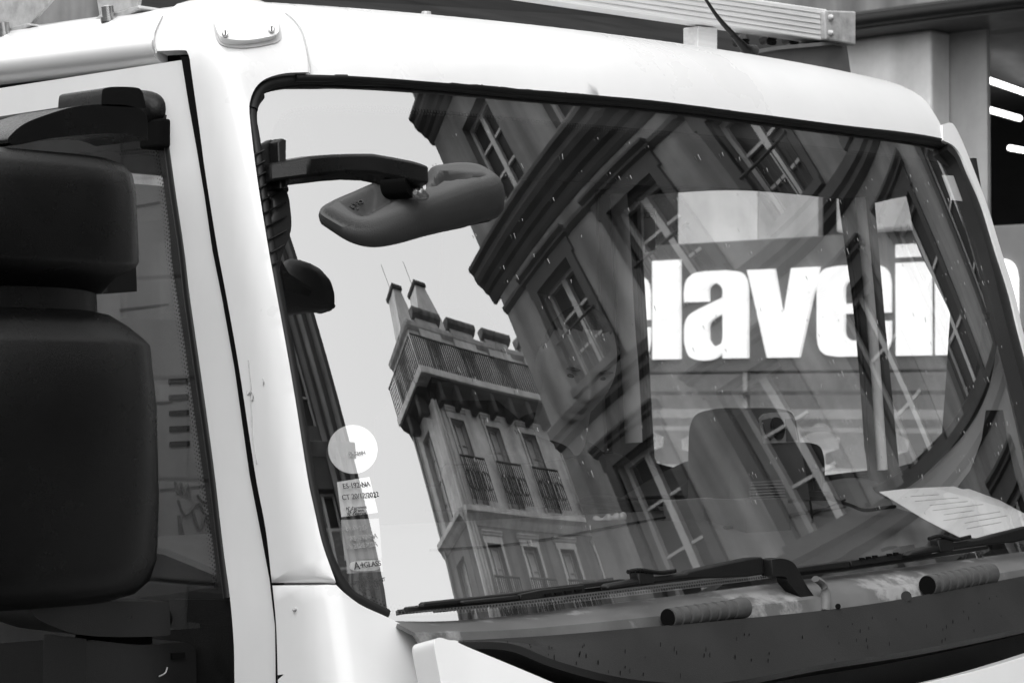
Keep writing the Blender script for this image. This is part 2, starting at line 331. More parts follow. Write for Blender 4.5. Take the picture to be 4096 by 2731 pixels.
gsheet('driver_side_pillar', [(0.812,0.1814,2.312,1),(0.8526,0.19,2.32),(0.8737,0.1906,2.313),(0.8926,0.1769,2.265),(0.9151,0.1435,2.155),(0.9183,0.1134,2.062),(0.9262,0.08636,1.973),(0.9151,0.05725,1.884),(0.9405,0.01114,1.71),(0.956,-0.04542,1.488,1),(0.9162,-0.05176,1.49,1),(0.9009,0.004592,1.711),(0.8929,0.05348,1.883),(0.8995,0.08154,1.972),(0.8916,0.1085,2.061),(0.8883,0.1384,2.153),(0.8661,0.1568,2.218),(0.857,0.1667,2.251),(0.8348,0.1699,2.27),(0.7913,0.167,2.278,1)], WHITE, T, -.02, .05)
planar('gap_backing', [(-1.03,0.4024,2.298,1),(-1.03,0.3188,2.291,1),(-1.03,0.275,2.274,1),(-1.03,0.2602,2.192,1),(-1.03,0.2195,2.014,1),(-1.03,0.1655,1.805,1),(-1.03,0.1293,1.653,1),(-1.03,0.1047,1.575,1),(-1.03,0.08031,1.472,1),(-1.03,0.07692,1.27,1),(-1.03,0.1687,1.26,1),(-1.03,0.1805,1.438,1),(-1.03,0.2061,1.562,1),(-1.03,0.2321,1.706,1),(-1.03,0.2643,1.87,1),(-1.03,0.3011,2.055,1),(-1.03,0.3241,2.193,1),(-1.03,0.3539,2.233,1),(-1.03,0.4143,2.25,1)], 0, .006, GAP, T)
planar('gap_dark_strip', [(-1.061,0.2671,2.26,1),(-1.061,0.2424,2.258,1),(-1.061,0.2383,2.234,1),(-1.061,0.2186,2.146,1),(-1.061,0.2047,2.083,1),(-1.061,0.1774,1.974,1),(-1.061,0.1577,1.907,1),(-1.061,0.1299,1.804,1),(-1.061,0.09423,1.655,1),(-1.061,0.07155,1.578,1),(-1.061,0.05858,1.503,1),(-1.061,0.05094,1.427,1),(-1.061,0.04809,1.369,1),(-1.061,0.04777,1.279,1),(-1.061,0.05143,1.279,1),(-1.061,0.05521,1.446,1),(-1.061,0.06706,1.511,1),(-1.061,0.08644,1.577,1),(-1.061,0.1103,1.655,1),(-1.061,0.1436,1.805,1),(-1.061,0.1721,1.907,1),(-1.061,0.1935,1.975,1),(-1.061,0.2113,2.053,1),(-1.061,0.2298,2.124,1),(-1.061,0.2489,2.192,1),(-1.061,0.2636,2.251,1)], 0, .02, GAP, T)  # flush black strip stands in for the shade inside the open door gap
# cab side rail over the door
prof = [(-.86, 2.366), (-.95, 2.362), (-1.0, 2.347), (-1.035, 2.325), (-1.05, 2.312), (-1.053, 2.302), (-1.058, 2.297), (-1.064, 2.290), (-1.064, 2.280), (-1.058, 2.268), (-1.045, 2.260), (-1.025, 2.256), (-1.01, 2.26), (-.86, 2.30)]
ys = [.336, .342, .42, .9, 1.5, 1.9]
rings = []
for y in ys:
    k = 0 if y > .35 else -.004
    f = min(1, max(0, (y-.342)/.06))
    rings.append([(x-k*1.0 if x < -1 else x, y, z+.028*(y-.34)) for x, z in prof])
loft('side_rail', rings, WHITE, T, True, 70)
# --- door
door = planar('door', [(-1.055, 1.9, 2.256, 1), (-1.055, .275, 2.256, 1)]+[(-1.055,0.267,2.25),(-1.055,0.2529,2.193),(-1.055,0.2343,2.124),(-1.055,0.2158,2.054),(-1.055,0.2009,1.981),(-1.055,0.176,1.907),(-1.055,0.1474,1.805),(-1.055,0.1142,1.654),(-1.055,0.09022,1.577),(-1.055,0.07134,1.511),(-1.055,0.06052,1.445),(-1.055,0.05655,1.367,1),(-1.055,0.05516,1.275,1)]+[(-1.055, 1.9, 1.2, 1)], 0, .022, WHITE2, T,
    holes=[[(-1.055,1.424,2.19,1),(-1.055,0.7288,2.206),(-1.055,0.6008,2.208),(-1.055,0.4799,2.209,1),(-1.055,0.4488,2.215),(-1.055,0.3937,2.214),(-1.055,0.3398,2.202),(-1.055,0.3161,2.187),(-1.055,0.3084,2.171),(-1.055,0.3006,2.136),(-1.055,0.2851,2.065),(-1.055,0.2644,1.978),(-1.055,0.2514,1.91),(-1.055,0.2218,1.782),(-1.055,0.1971,1.67),(-1.055,0.1845,1.604),(-1.055,0.1726,1.541),(-1.055,0.1591,1.479),(-1.055,0.1506,1.416),(-1.055,0.1487,1.36,1),(-1.055,0.1484,1.279,1),(-1.055,1.409,1.156,1)]], bevel=.005)
planar('door_lower_trim', [(-1.045,1.429,1.331,1),(-1.045,0.7363,1.445),(-1.045,0.6487,1.44,1),(-1.045,0.5193,1.451),(-1.045,0.2954,1.47,1),(-1.045,0.16,1.476,1),(-1.045,0.1482,1.268,1),(-1.045,1.426,1.14,1)], 0, .02, BLACK, T)
tube('belt_strip', [(-1.07,0.9113,1.474),(-1.07,0.7001,1.452),(-1.07,0.653,1.444),(-1.07,0.61,1.439)], .0035, STEEL, T, 8)
planar('door_window', [(-1.046,1.44,2.228,1),(-1.046,0.3042,2.216,1),(-1.046,0.1532,1.441,1),(-1.046,1.427,1.296,1)], 0, .004, SGLASS, T)
tube('window_channel', [(-1.05,1.103,2.202,1),(-1.05,0.736,2.205,1),(-1.05,0.4865,2.207,1),(-1.05,0.3194,2.176),(-1.05,0.3117,2.157),(-1.05,0.2925,2.066),(-1.05,0.2717,1.979),(-1.05,0.2593,1.91),(-1.05,0.2302,1.782),(-1.05,0.2048,1.67),(-1.05,0.1922,1.604),(-1.05,0.1803,1.541),(-1.05,0.1678,1.479)], .008, RUBBER, T, 8)
planar('window_frit', [(-1.043,1.446,2.238,1),(-1.043,0.308,2.224,1),(-1.043,0.1513,1.433,1),(-1.043,1.432,1.286,1)], 0, .003, RUBBER, T, holes=[[(-1.043,1.445,2.165,1),(-1.043,0.4333,2.137,1),(-1.043,0.3606,2.136),(-1.043,0.3439,2.131),(-1.043,0.3368,2.115),(-1.043,0.315,2.018),(-1.043,0.3065,1.958),(-1.043,0.2798,1.851),(-1.043,0.2591,1.76),(-1.043,0.2301,1.634),(-1.043,0.2099,1.544),(-1.043,0.2002,1.491,1),(-1.043,0.3805,1.467,1),(-1.043,1.432,1.331,1)]])
# dot matrix along the frit edge of the door glass
def dots(name, path, surf, r, rows, step, m, parent, nx, ny):
    P = [np.array(q) for q in cr(path, 8, False)]; S = np.r_[0, np.cumsum([np.linalg.norm(b-a) for a, b in zip(P[:-1], P[1:])])]; A = np.array(P); V = []; F = []
    for row in range(rows):
        rr = r*(1-.28*row)
        for d in np.arange((row % 2)*step/2, S[-1], step):
            c = np.array([np.interp(d, S, A[:, k]) for k in range(3)]); d2 = min(d+.002, S[-1]); e = np.array([np.interp(d2, S, A[:, k])-np.interp(d2-.004, S, A[:, k]) for k in range(3)]); e /= np.linalg.norm(e)+1e-9
            n = np.cross(surf, e); n /= np.linalg.norm(n)+1e-9; c = c+n*(row+.5)*step*.8; b = len(V)
            V += [tuple(c+(e*math.cos(q)+n*math.sin(q))*rr) for q in np.arange(6)*math.pi/3]; F.append(tuple(range(b, b+6)))
    o = obj(name, V, F, m, parent); o['kind'] = 'stuff'; return o
dots('frit_dots', [(-1.046,0.1959,1.491),(-1.046,0.2057,1.545),(-1.046,0.2258,1.634),(-1.046,0.2548,1.76),(-1.046,0.2754,1.851),(-1.046,0.3021,1.958),(-1.046,0.3106,2.017),(-1.046,0.3323,2.115),(-1.046,0.3395,2.13),(-1.046,0.3562,2.136),(-1.046,0.4287,2.137)], np.array((-1., 0, 0)), .0022, 3, .0062, RUBBER, T, 0, 0)
# --- windscreen
WO = [(-0.9079,0.17,2.241),(-0.9427,0.1725,2.237),(-0.9792,0.1732,2.225),(-1.001,0.171,2.21),(-1.017,0.166,2.188),(-1.024,0.1605,2.169),(-1.029,0.145,2.12),(-1.034,0.1265,2.06),(-1.04,0.09935,1.972),(-1.042,0.08036,1.909),(-1.042,0.0546,1.822),(-1.045,0.0338,1.749),(-1.047,0.007149,1.652),(-1.046,-0.003791,1.613),(-1.043,-0.0169,1.565),(-1.037,-0.02682,1.53),(-1.018,-0.03934,1.492),(-0.9952,-0.04669,1.475),(-0.9542,-0.05615,1.457),(-0.927,-0.06139,1.448),(-0.8585,-0.06832,1.446),(-0.7363,-0.07667,1.445),(-0.4776,-0.08378,1.45),(-0.09984,-0.08416,1.457),(0.3014,-0.0803,1.465),(0.6556,-0.06578,1.471),(0.9965,-0.02215,1.471,1),(1.036,0.02228,1.608),(0.9838,0.05343,1.76),(0.9705,0.08778,1.885),(0.9626,0.1229,2.004),(0.9533,0.15,2.094),(0.9442,0.1722,2.166),(0.9264,0.1985,2.252),(0.9034,0.205,2.283),(0.8192,0.1945,2.289),(0.5996,0.1714,2.284),(0.3836,0.1609,2.282),(0.1532,0.1562,2.28),(-0.1309,0.154,2.276),(-0.3884,0.1521,2.265),(-0.6168,0.155,2.257),(-0.8127,0.1637,2.249)]
gsheet('windscreen', WO, WGLASS, T, .002, 0, step=.05)
tube('windscreen_seal', [(-1.017,0.1582,2.177),(-1.011,0.1618,2.19),(-1.001,0.1648,2.204),(-0.9898,0.1664,2.213),(-0.9739,0.1666,2.22),(-0.9485,0.1654,2.226),(-0.9085,0.1632,2.233),(-0.8192,0.1567,2.239),(-0.7479,0.1532,2.244),(-0.6235,0.1483,2.248),(-0.3967,0.1446,2.254),(-0.1403,0.1461,2.264),(0.1426,0.148,2.268),(0.4639,0.1558,2.271),(0.6892,0.171,2.274),(0.8015,0.183,2.274),(0.865,0.1894,2.267),(0.8897,0.1846,2.242),(0.9016,0.1596,2.163),(0.9145,0.1382,2.091),(0.9222,0.1109,2.002),(0.926,0.07527,1.884),(0.9315,0.02556,1.71),(0.9406,-0.03213,1.488)], .0085, RUBBER, T, 10, 4)
tube('seal_lip', [(-0.9359,0.1577,2.231),(-0.8807,0.1534,2.236),(-0.8254,0.1501,2.241),(-0.6308,0.1411,2.25),(-0.4045,0.1374,2.257),(-0.1486,0.1391,2.267),(0.1332,0.1408,2.27),(0.4536,0.1485,2.274),(0.6778,0.1633,2.278),(0.8056,0.1774,2.28)], .006, RUBBER, T, 8, 4)
tube('pillar_seal', [(-0.9963,0.1654,2.201),(-1.013,0.1616,2.183),(-1.02,0.1556,2.162),(-1.023,0.1422,2.12),(-1.029,0.1237,2.061),(-1.035,0.0966,1.972),(-1.037,0.07767,1.909),(-1.038,0.0519,1.823),(-1.04,0.03098,1.749),(-1.042,0.004383,1.652),(-1.041,-0.006554,1.613),(-1.038,-0.01966,1.565),(-1.031,-0.02896,1.533),(-1.012,-0.04101,1.496),(-0.9893,-0.04796,1.481),(-0.9533,-0.05664,1.463)], .008, RUBBER, T, 8, 4)
gsheet('driver_side_seal', [(0.8176,0.1735,2.275,1),(0.8435,0.1755,2.271),(0.866,0.1724,2.252),(0.8751,0.1625,2.219),(0.8975,0.1442,2.154),(0.9008,0.1142,2.061),(0.9087,0.08721,1.972),(0.902,0.05903,1.884),(0.9101,0.01004,1.71),(0.9255,-0.04639,1.49,1),(0.8392,-0.05807,1.494,1),(0.8478,0.0008864,1.711),(0.8479,0.05054,1.882),(0.8525,0.07789,1.97),(0.8571,0.1066,2.059),(0.8533,0.1327,2.141),(0.845,0.1528,2.204),(0.8349,0.1643,2.242),(0.8072,0.1668,2.26,1)], RUBBER, T, -.016, .03)
FRIT = mat('ceramic_frit', .02, .6)
gsheet('windscreen_frit', [(-1.015,0.1703,2.178),(-1.006,0.1767,2.201),(-0.9784,0.1807,2.224),(-0.9362,0.1794,2.236),(-0.8061,0.1708,2.248),(-0.3801,0.1597,2.264),(0.163,0.1637,2.278),(0.6125,0.1803,2.284),(0.8347,0.2046,2.289),(0.9201,0.2158,2.282),(0.9414,0.2057,2.242),(0.9648,0.1572,2.084),(0.9856,0.09692,1.879),(1.042,0.03162,1.608),(1.019,-0.009418,1.471,1),(0.6708,-0.0565,1.472),(-0.08903,-0.07602,1.458),(-0.7282,-0.06898,1.445),(-0.9198,-0.05402,1.448),(-0.9884,-0.03943,1.475),(-1.03,-0.01961,1.531),(-1.041,0.01412,1.652),(-1.036,0.06169,1.823),(-1.034,0.1066,1.972),(-1.023,0.1524,2.121)], FRIT, T, .006, 0, holes=[[(-0.9621,0.1607,2.171),(-0.9413,0.1624,2.184),(-0.8755,0.159,2.195),(-0.7788,0.1536,2.203),(-0.6619,0.1482,2.207),(-0.399,0.1425,2.212),(-0.1443,0.1428,2.219),(0.1397,0.1459,2.226),(0.4615,0.1542,2.231),(0.6755,0.1679,2.234),(0.8013,0.1808,2.233),(0.863,0.1796,2.204),(0.8476,0.1296,2.06),(0.8475,0.06748,1.859),(0.8819,0.01603,1.661),(0.8739,-0.02134,1.525),(0.8032,-0.04095,1.484,1),(0.3178,-0.06936,1.476),(-0.08564,-0.07351,1.468),(-0.4654,-0.07333,1.46),(-0.7256,-0.06654,1.456),(-0.8783,-0.05571,1.457),(-0.9392,-0.04796,1.464),(-0.9906,-0.03665,1.485),(-1.011,-0.02849,1.507),(-1.023,-0.01842,1.539),(-1.03,0.005153,1.625),(-1.029,0.04251,1.76),(-1.024,0.08324,1.901),(-1.008,0.126,2.046),(-0.9943,0.1481,2.12),(-0.9802,0.1563,2.151)]], step=0)
dots('frit_dots', [(-0.9646,0.1578,2.171),(-0.9438,0.1596,2.184),(-0.8781,0.1561,2.195),(-0.7816,0.1507,2.203),(-0.6649,0.1451,2.207),(-0.4024,0.1394,2.212),(-0.1481,0.1397,2.218),(0.1355,0.1427,2.225),(0.4566,0.1508,2.23),(0.67,0.1642,2.233),(0.7952,0.1768,2.232)], np.array((0, 1., -.28)), .0023, 4, .0062, FRIT, T, 0, 0)
dots('frit_dots', [(0.3134,-0.07234,1.477),(-0.08951,-0.07642,1.469),(-0.4687,-0.0762,1.461),(-0.7285,-0.0693,1.456),(-0.8809,-0.05839,1.458),(-0.9417,-0.0506,1.465),(-0.993,-0.03926,1.486)], np.array((0, 1., -.28)), .0023, 4, .0062, FRIT, T, 0, 0)
# --- cowl, grille panel
cowl_top = [(-0.938,-0.04672,1.454),(-0.8468,-0.05661,1.448),(-0.7236,-0.06465,1.448),(-0.4629,-0.0712,1.453),(-0.08271,-0.07127,1.461),(0.321,-0.06722,1.468),(0.6793,-0.05131,1.474),(1.033,-0.001097,1.476)]
top_edge = [(-0.9374,-0.1641,1.432),(-0.9112,-0.167,1.431),(-0.747,-0.1804,1.427),(-0.5321,-0.1887,1.425),(-0.1784,-0.1925,1.422),(0.04179,-0.1919,1.424),(0.2758,-0.1884,1.433),(0.5133,-0.1805,1.442),(0.7512,-0.1625,1.452)]
mid1 = [(-0.9621,-0.09176,1.451),(-0.8793,-0.1015,1.446),(-0.7616,-0.1105,1.444),(-0.5071,-0.119,1.447),(-0.1343,-0.1202,1.453),(0.2593,-0.1172,1.46),(0.6059,-0.1057,1.464),(0.9118,-0.07336,1.467)]
mid2 = [(-0.9685,-0.1278,1.443),(-0.8994,-0.1361,1.44),(-0.7594,-0.1476,1.436),(-0.5277,-0.1561,1.436),(-0.1593,-0.1588,1.438),(0.2227,-0.1568,1.442),(0.5559,-0.1465,1.451),(0.8314,-0.1219,1.458)]
low = [(p[0], p[1]+.012, p[2]-.05) for p in top_edge]
sheet('cowl_tray', [cowl_top, mid1, mid2, low], COWL, T, .006, axis=(0, -.7, .7))
crease = [(-0.9512,-0.1921,1.434),(-0.8586,-0.2031,1.426),(-0.7848,-0.2149,1.399),(-0.6899,-0.2263,1.372),(-0.5868,-0.2343,1.353),(-0.4312,-0.2403,1.339),(-0.1776,-0.2401,1.346),(0.09797,-0.2393,1.349),(0.4259,-0.2329,1.36),(0.6482,-0.2209,1.369)]
crA = [(-0.9379,-0.1789,1.433),(-0.844,-0.1892,1.426),(-0.7659,-0.1977,1.413),(-0.6663,-0.2057,1.4),(-0.5597,-0.2117,1.388),(-0.4004,-0.2162,1.38),(-0.1449,-0.2167,1.383),(0.1353,-0.2148,1.389),(0.469,-0.2071,1.401),(0.6985,-0.1924,1.41)]
lip = [(p[0], p[1]+.012, p[2]-.004) for p in top_edge]
under = [(p[0]*.99, p[1]+.07, p[2]-.03) for p in crease]
under2 = [(p[0]*.98, p[1]+.06, p[2]-.16) for p in crease]
sheet('grille_panel', [lip, [(p[0], p[1]+.002, p[2]-.0) for p in top_edge], [(p[0], p[1]-.006, p[2]-.012) for p in top_edge], crA, crease, [(p[0], p[1]+.006, p[2]-.01) for p in crease]], PANEL, T, .006, resample=90)
sheet('grille_recess', [[(p[0], p[1]+.006, p[2]-.008) for p in crease], under, under2], BLACK, T, .004)
box('front_lower_panel', (-.98, -.08, .55), (.98, .1, 1.22), WHITE, T, .03)
# ribbed bellows in the tray
for a, b, R in (([(-0.4879,-0.1772,1.435)], [(-0.2923,-0.1734,1.438)], .0145), ([(0.2082,-0.1765,1.444)], [(0.43,-0.1659,1.452)], .0175)):
    pr = [(0, .3*R), (.005, .9*R), (.01, R)]
    for k in range(7):
        t0 = .08+k*.115; pr += [(t0, R*1.0), (t0+.010, R*.78), (t0+.026, R*.78), (t0+.036, R*1.03)]
    pr += [(.92, R*1.15), (.97, R*1.1), (1, R*.6)]
    bl = lathe('bellows', a[0], b[0], pr, mat('old_rubber', .05, .8, var=.4, scale=60, speck=.3), T, 28)
    lathe('bellows_mouth', Vector(a[0])+(Vector(a[0])-Vector(b[0])).normalized()*.0015, Vector(a[0]), [(0, .0001), (.01, R*.93), (1, R*.93)], GAP, bl, 24)
tube('cowl_clamp', [(-0.08664,-0.1562,1.47),(-0.07042,-0.1583,1.461),(-0.06697,-0.1617,1.446),(-0.07756,-0.1683,1.419)], .009, COWL, T, 8, flat=.6)
lathe('bolt', [(-0.07401,-0.1915,1.427)][0], [(-0.06046,-0.1818,1.425)][0], [(0, .0045), (1, .0045)], GAP, T, 12)
lathe('bolt', [(0.1236,-0.1901,1.431)][0], [(0.138,-0.1804,1.43)][0], [(0, .009), (.5, .009), (1, .004)], RUBBER, T, 14)
# --- wipers
def wiper(blade, rubber, links, arm, knuckle, conn, hose, slots, tip):
    o = gprism('wiper', blade, BLACK, T, -.026, .010)
    gprism('wiper_rubber', rubber, RUBBER, o, -.012, .006, bevel=0)
    for s in links: gprism('wiper_rail', s, BLACK, o, -.034, .008)
    gprism('wiper_arm', arm, BLACK, o, -.048, .016, bevel=.003)
    gprism('wiper_knuckle', knuckle, BLACK, o, -.062, .022, bevel=.004)
    gprism('wiper_connector', conn, BLACK, o, -.05, .02, bevel=.003)
    tube('washer_hose', hose, .0035, GRAIN, o, 8)
    for s in slots: gprism('wiper_slot', s, GAP, o, -.0375, .004, bevel=0)
    return o
wiper([(-0.9085,-0.05638,1.475,1),(-0.9035,-0.05625,1.478,1),(-0.7371,-0.06749,1.482,1),(-0.6858,-0.06925,1.485,1),(-0.4952,-0.07389,1.489,1),(-0.4967,-0.07514,1.484,1),(-0.5809,-0.07387,1.481,1),(-0.7339,-0.06939,1.475,1),(-0.9096,-0.05746,1.471,1)],
      [(-0.925,-0.05585,1.471,1),(-0.9094,-0.05731,1.471,1),(-0.7392,-0.06947,1.474,1),(-0.4921,-0.0762,1.48,1),(-0.2742,-0.07705,1.485,1),(-0.2759,-0.07837,1.479,1),(-0.4937,-0.07762,1.474,1),(-0.7406,-0.07079,1.468,1),(-0.9106,-0.05854,1.466,1),(-0.9255,-0.05733,1.465,1)],
      [[(-0.8449,-0.06223,1.475,1),(-0.8397,-0.06202,1.477,1),(-0.7354,-0.06832,1.479,1),(-0.7333,-0.06987,1.473,1),(-0.8409,-0.0633,1.472,1)], [(-0.7318,-0.06838,1.48,1),(-0.686,-0.06941,1.484,1),(-0.5959,-0.07224,1.486,1),(-0.5965,-0.07476,1.476,1),(-0.6991,-0.07167,1.473,1),(-0.7317,-0.07033,1.472,1)]],
      [(-0.5643,-0.07407,1.482,1),(-0.5549,-0.07333,1.486,1),(-0.4775,-0.07367,1.491,1),(-0.3768,-0.07451,1.493,1),(-0.3698,-0.07371,1.496,1),(-0.2814,-0.07268,1.503,1),(-0.2159,-0.07155,1.508,1),(-0.1782,-0.07168,1.508,1),(-0.1816,-0.07832,1.481,1),(-0.225,-0.07863,1.479,1),(-0.3006,-0.07792,1.481,1),(-0.3734,-0.07667,1.484,1),(-0.4688,-0.07634,1.481,1),(-0.56,-0.07533,1.477,1)],
      [(-0.1751,-0.07232,1.505,1),(-0.1448,-0.07252,1.505),(-0.1203,-0.07422,1.498),(-0.1083,-0.07785,1.483),(-0.09343,-0.08444,1.456),(-0.05807,-0.09366,1.417),(-0.04437,-0.09626,1.406,1),(-0.08234,-0.09636,1.406,1),(-0.1131,-0.08901,1.437),(-0.1417,-0.08279,1.463),(-0.1478,-0.07978,1.475),(-0.181,-0.07891,1.478,1)],
      [(-0.4917,-0.07083,1.501,1),(-0.4556,-0.0711,1.503,1),(-0.4562,-0.07558,1.484,1),(-0.4622,-0.07671,1.48,1),(-0.4907,-0.07606,1.48,1)],
      [(-0.5132,-0.1203,1.502),(-0.4856,-0.1206,1.503),(-0.4407,-0.1226,1.497),(-0.4051,-0.1229,1.498)],
      [[(-0.6834,-0.07099,1.478,1),(-0.672,-0.07145,1.479,1),(-0.6719,-0.07235,1.475,1),(-0.6833,-0.07197,1.474,1)], [(-0.6624,-0.07161,1.479,1),(-0.6498,-0.07208,1.479,1),(-0.6497,-0.07298,1.476,1),(-0.6624,-0.07259,1.475,1)], [(-0.6413,-0.07224,1.48,1),(-0.6285,-0.07259,1.48,1),(-0.6284,-0.07349,1.477,1),(-0.6412,-0.07314,1.476,1)], [(-0.6198,-0.07273,1.481,1),(-0.6068,-0.07304,1.481,1),(-0.6067,-0.07395,1.478,1),(-0.6198,-0.07372,1.477,1)]], None)
wiper([(-0.1059,-0.07858,1.48,1),(-0.09792,-0.07769,1.484,1),(0.1995,-0.07488,1.492,1),(0.3427,-0.07239,1.495,1),(0.34,-0.07415,1.488,1),(0.1962,-0.07718,1.483,1),(-0.1077,-0.07993,1.475,1)],
      [(-0.1204,-0.07937,1.477,1),(0.12,-0.07837,1.479,1),(0.4064,-0.07264,1.488,1),(0.5579,-0.06628,1.492,1),(0.5551,-0.06797,1.486,1),(0.4036,-0.07443,1.481,1),(0.1176,-0.08,1.473,1),(-0.1217,-0.08132,1.469,1)],
      [[(-0.08402,-0.07747,1.485,1),(0.07192,-0.07632,1.489,1),(0.07161,-0.07858,1.479,1),(-0.07968,-0.07931,1.477,1)], [(0.07649,-0.07616,1.489,1),(0.2317,-0.0737,1.495,1),(0.2321,-0.07646,1.484,1),(0.1206,-0.07797,1.481,1),(0.07732,-0.07863,1.479,1)]],
      [(0.2301,-0.07476,1.491,1),(0.2479,-0.07308,1.497,1),(0.3636,-0.06916,1.506,1),(0.4753,-0.06537,1.509,1),(0.5403,-0.06143,1.515,1),(0.669,-0.05143,1.524,1),(0.6659,-0.05751,1.501,1),(0.5882,-0.06346,1.497,1),(0.4972,-0.0673,1.498,1),(0.3587,-0.07227,1.494,1),(0.2447,-0.07521,1.489,1)],
      [(0.6727,-0.05237,1.519,1),(0.6996,-0.05005,1.52),(0.7199,-0.05019,1.513),(0.7342,-0.05499,1.488),(0.7768,-0.06183,1.444,1),(0.7276,-0.06943,1.432,1),(0.6967,-0.06132,1.476),(0.6657,-0.0587,1.496,1)],
      [(0.3312,-0.06744,1.515,1),(0.3811,-0.06611,1.517,1),(0.3783,-0.071,1.497,1),(0.3707,-0.07282,1.491,1),(0.333,-0.07354,1.491,1)],
      [(0.3029,-0.1175,1.517),(0.3398,-0.1162,1.52),(0.3866,-0.1171,1.512),(0.4386,-0.1152,1.515)],
      [[(0.1026,-0.07514,1.493,1),(0.1145,-0.07502,1.493,1),(0.1145,-0.07606,1.489,1),(0.1026,-0.07617,1.489,1)], [(0.1221,-0.07487,1.494,1),(0.134,-0.07474,1.494,1),(0.134,-0.07578,1.49,1),(0.1221,-0.07591,1.49,1)], [(0.1417,-0.07458,1.495,1),(0.1537,-0.07445,1.495,1),(0.1537,-0.07549,1.491,1),(0.1416,-0.07563,1.49,1)], [(0.1858,-0.07398,1.496,1),(0.1981,-0.07382,1.496,1),(0.198,-0.07487,1.492,1),(0.1858,-0.07503,1.492,1)], [(0.2059,-0.07363,1.497,1),(0.2183,-0.07346,1.497,1),(0.2183,-0.07452,1.493,1),(0.2059,-0.07469,1.492,1)]], None)
tube('panel_seam', [(-1.037,0.3389,2.33),(-1.053,0.3356,2.305),(-1.06,0.3303,2.286),(-1.065,0.3178,2.269)], .0012, GALV, T, 6)
tube('panel_seam', [(-0.9079,0.212,2.336),(-0.9037,0.1966,2.324),(-0.9039,0.1763,2.301),(-0.9134,0.1512,2.254),(-0.9183,0.1456,2.238)], .0012, mat('seam_grey', .5, .6), T, 6)
# dried mud drips on the grille panel, scratches on the pillar
dv, df_ = [], []
for k in range(80):
    t_ = random.random(); i = int(t_*7.999); u = t_*8-i; h = random.uniform(.1, .95)
    a_ = Vector(top_edge[i]).lerp(Vector(top_edge[i+1]), u)+Vector((0, -.0085, -.014)); b_ = Vector(crA[i]).lerp(Vector(crA[i+1]), u)+Vector((0, -.003, 0)); e_ = Vector(crease[i]).lerp(Vector(crease[i+1]), u)+Vector((0, -.003, 0)); c_ = a_.lerp(b_, h*2) if h < .5 else b_.lerp(e_, h*2-1); L = random.uniform(.002, .007); wd = random.uniform(.0006, .0014); b = len(dv)
    dv += [c_+Vector(q) for q in ((-wd, 0, 0), (0, 0, L*.5), (wd, 0, 0), (wd*.4, 0, -L), (-wd*.4, 0, -L))]; df_.append(tuple(range(b, b+5)))
o = obj('mud_drips', dv, df_, GAP, T); o['kind'] = 'stuff'
for q in ([(-1.067,0.1066,1.816),(-1.067,0.1022,1.788),(-1.067,0.1005,1.774),(-1.067,0.1021,1.765),(-1.067,0.09986,1.746),(-1.067,0.09647,1.704),(-1.067,0.08777,1.671)], [(-1.067,0.1021,1.774),(-1.067,0.09782,1.77),(-1.067,0.09564,1.763),(-1.067,0.09884,1.759)], [(-1.067,0.07548,1.79),(-1.067,0.07335,1.785),(-1.067,0.07436,1.781)], [(-1.067,0.1097,1.774),(-1.067,0.1075,1.768),(-1.067,0.1032,1.771)]): tube('paint_scratch', q, .0009, GALV, T, 5, 4)
tube('paint_chip', [(-1.067,0.008295,1.474),(-1.067,0.006225,1.472)], .003, GALV, T, 6, 0)
# --- marker lamp
lamp = skin('marker_lamp', [(-1.035,0.2189,2.298),(-1.029,0.2241,2.307),(-1.013,0.2204,2.313),(-0.9861,0.2169,2.319),(-0.9555,0.2167,2.324),(-0.9356,0.2111,2.322),(-0.9341,0.1977,2.31),(-0.9387,0.1873,2.297),(-0.9468,0.1797,2.285),(-0.965,0.1771,2.277),(-1.012,0.1786,2.267),(-1.038,0.1907,2.267),(-1.042,0.2031,2.278)], LENS, T, -.016, .014, step=.01, bevel=.006)
skin('lamp_gasket', [(-1.037,0.2208,2.298),(-1.03,0.2269,2.308),(-1.012,0.2229,2.316),(-0.984,0.2194,2.322),(-0.9523,0.2194,2.326),(-0.9315,0.213,2.324),(-0.93,0.199,2.312),(-0.936,0.1871,2.297),(-0.9449,0.1785,2.284),(-0.9646,0.1759,2.275),(-1.013,0.1774,2.264),(-1.04,0.1906,2.265),(-1.044,0.2041,2.276)], mat('gasket', .55, .6), T, -.006, .006, step=.012, bevel=0)
for q in ([(-1.052,0.1777,2.284)], [(-0.9729,0.168,2.298)]):
    s = lathe('screw', Vector(q[0])+Vector((-.003, -.0045, .001)), Vector(q[0])+Vector((.003, .003, 0)), [(0, .0035), (.2, .0048), (1, .0048)], STEEL, lamp, 14)
    c = Vector(q[0])+Vector((-.0034, -.005, .0012)); box('screw_slot', c-Vector((.0007, .0007, .0035)), c+Vector((.0007, .0007, .0035)), INK, s)
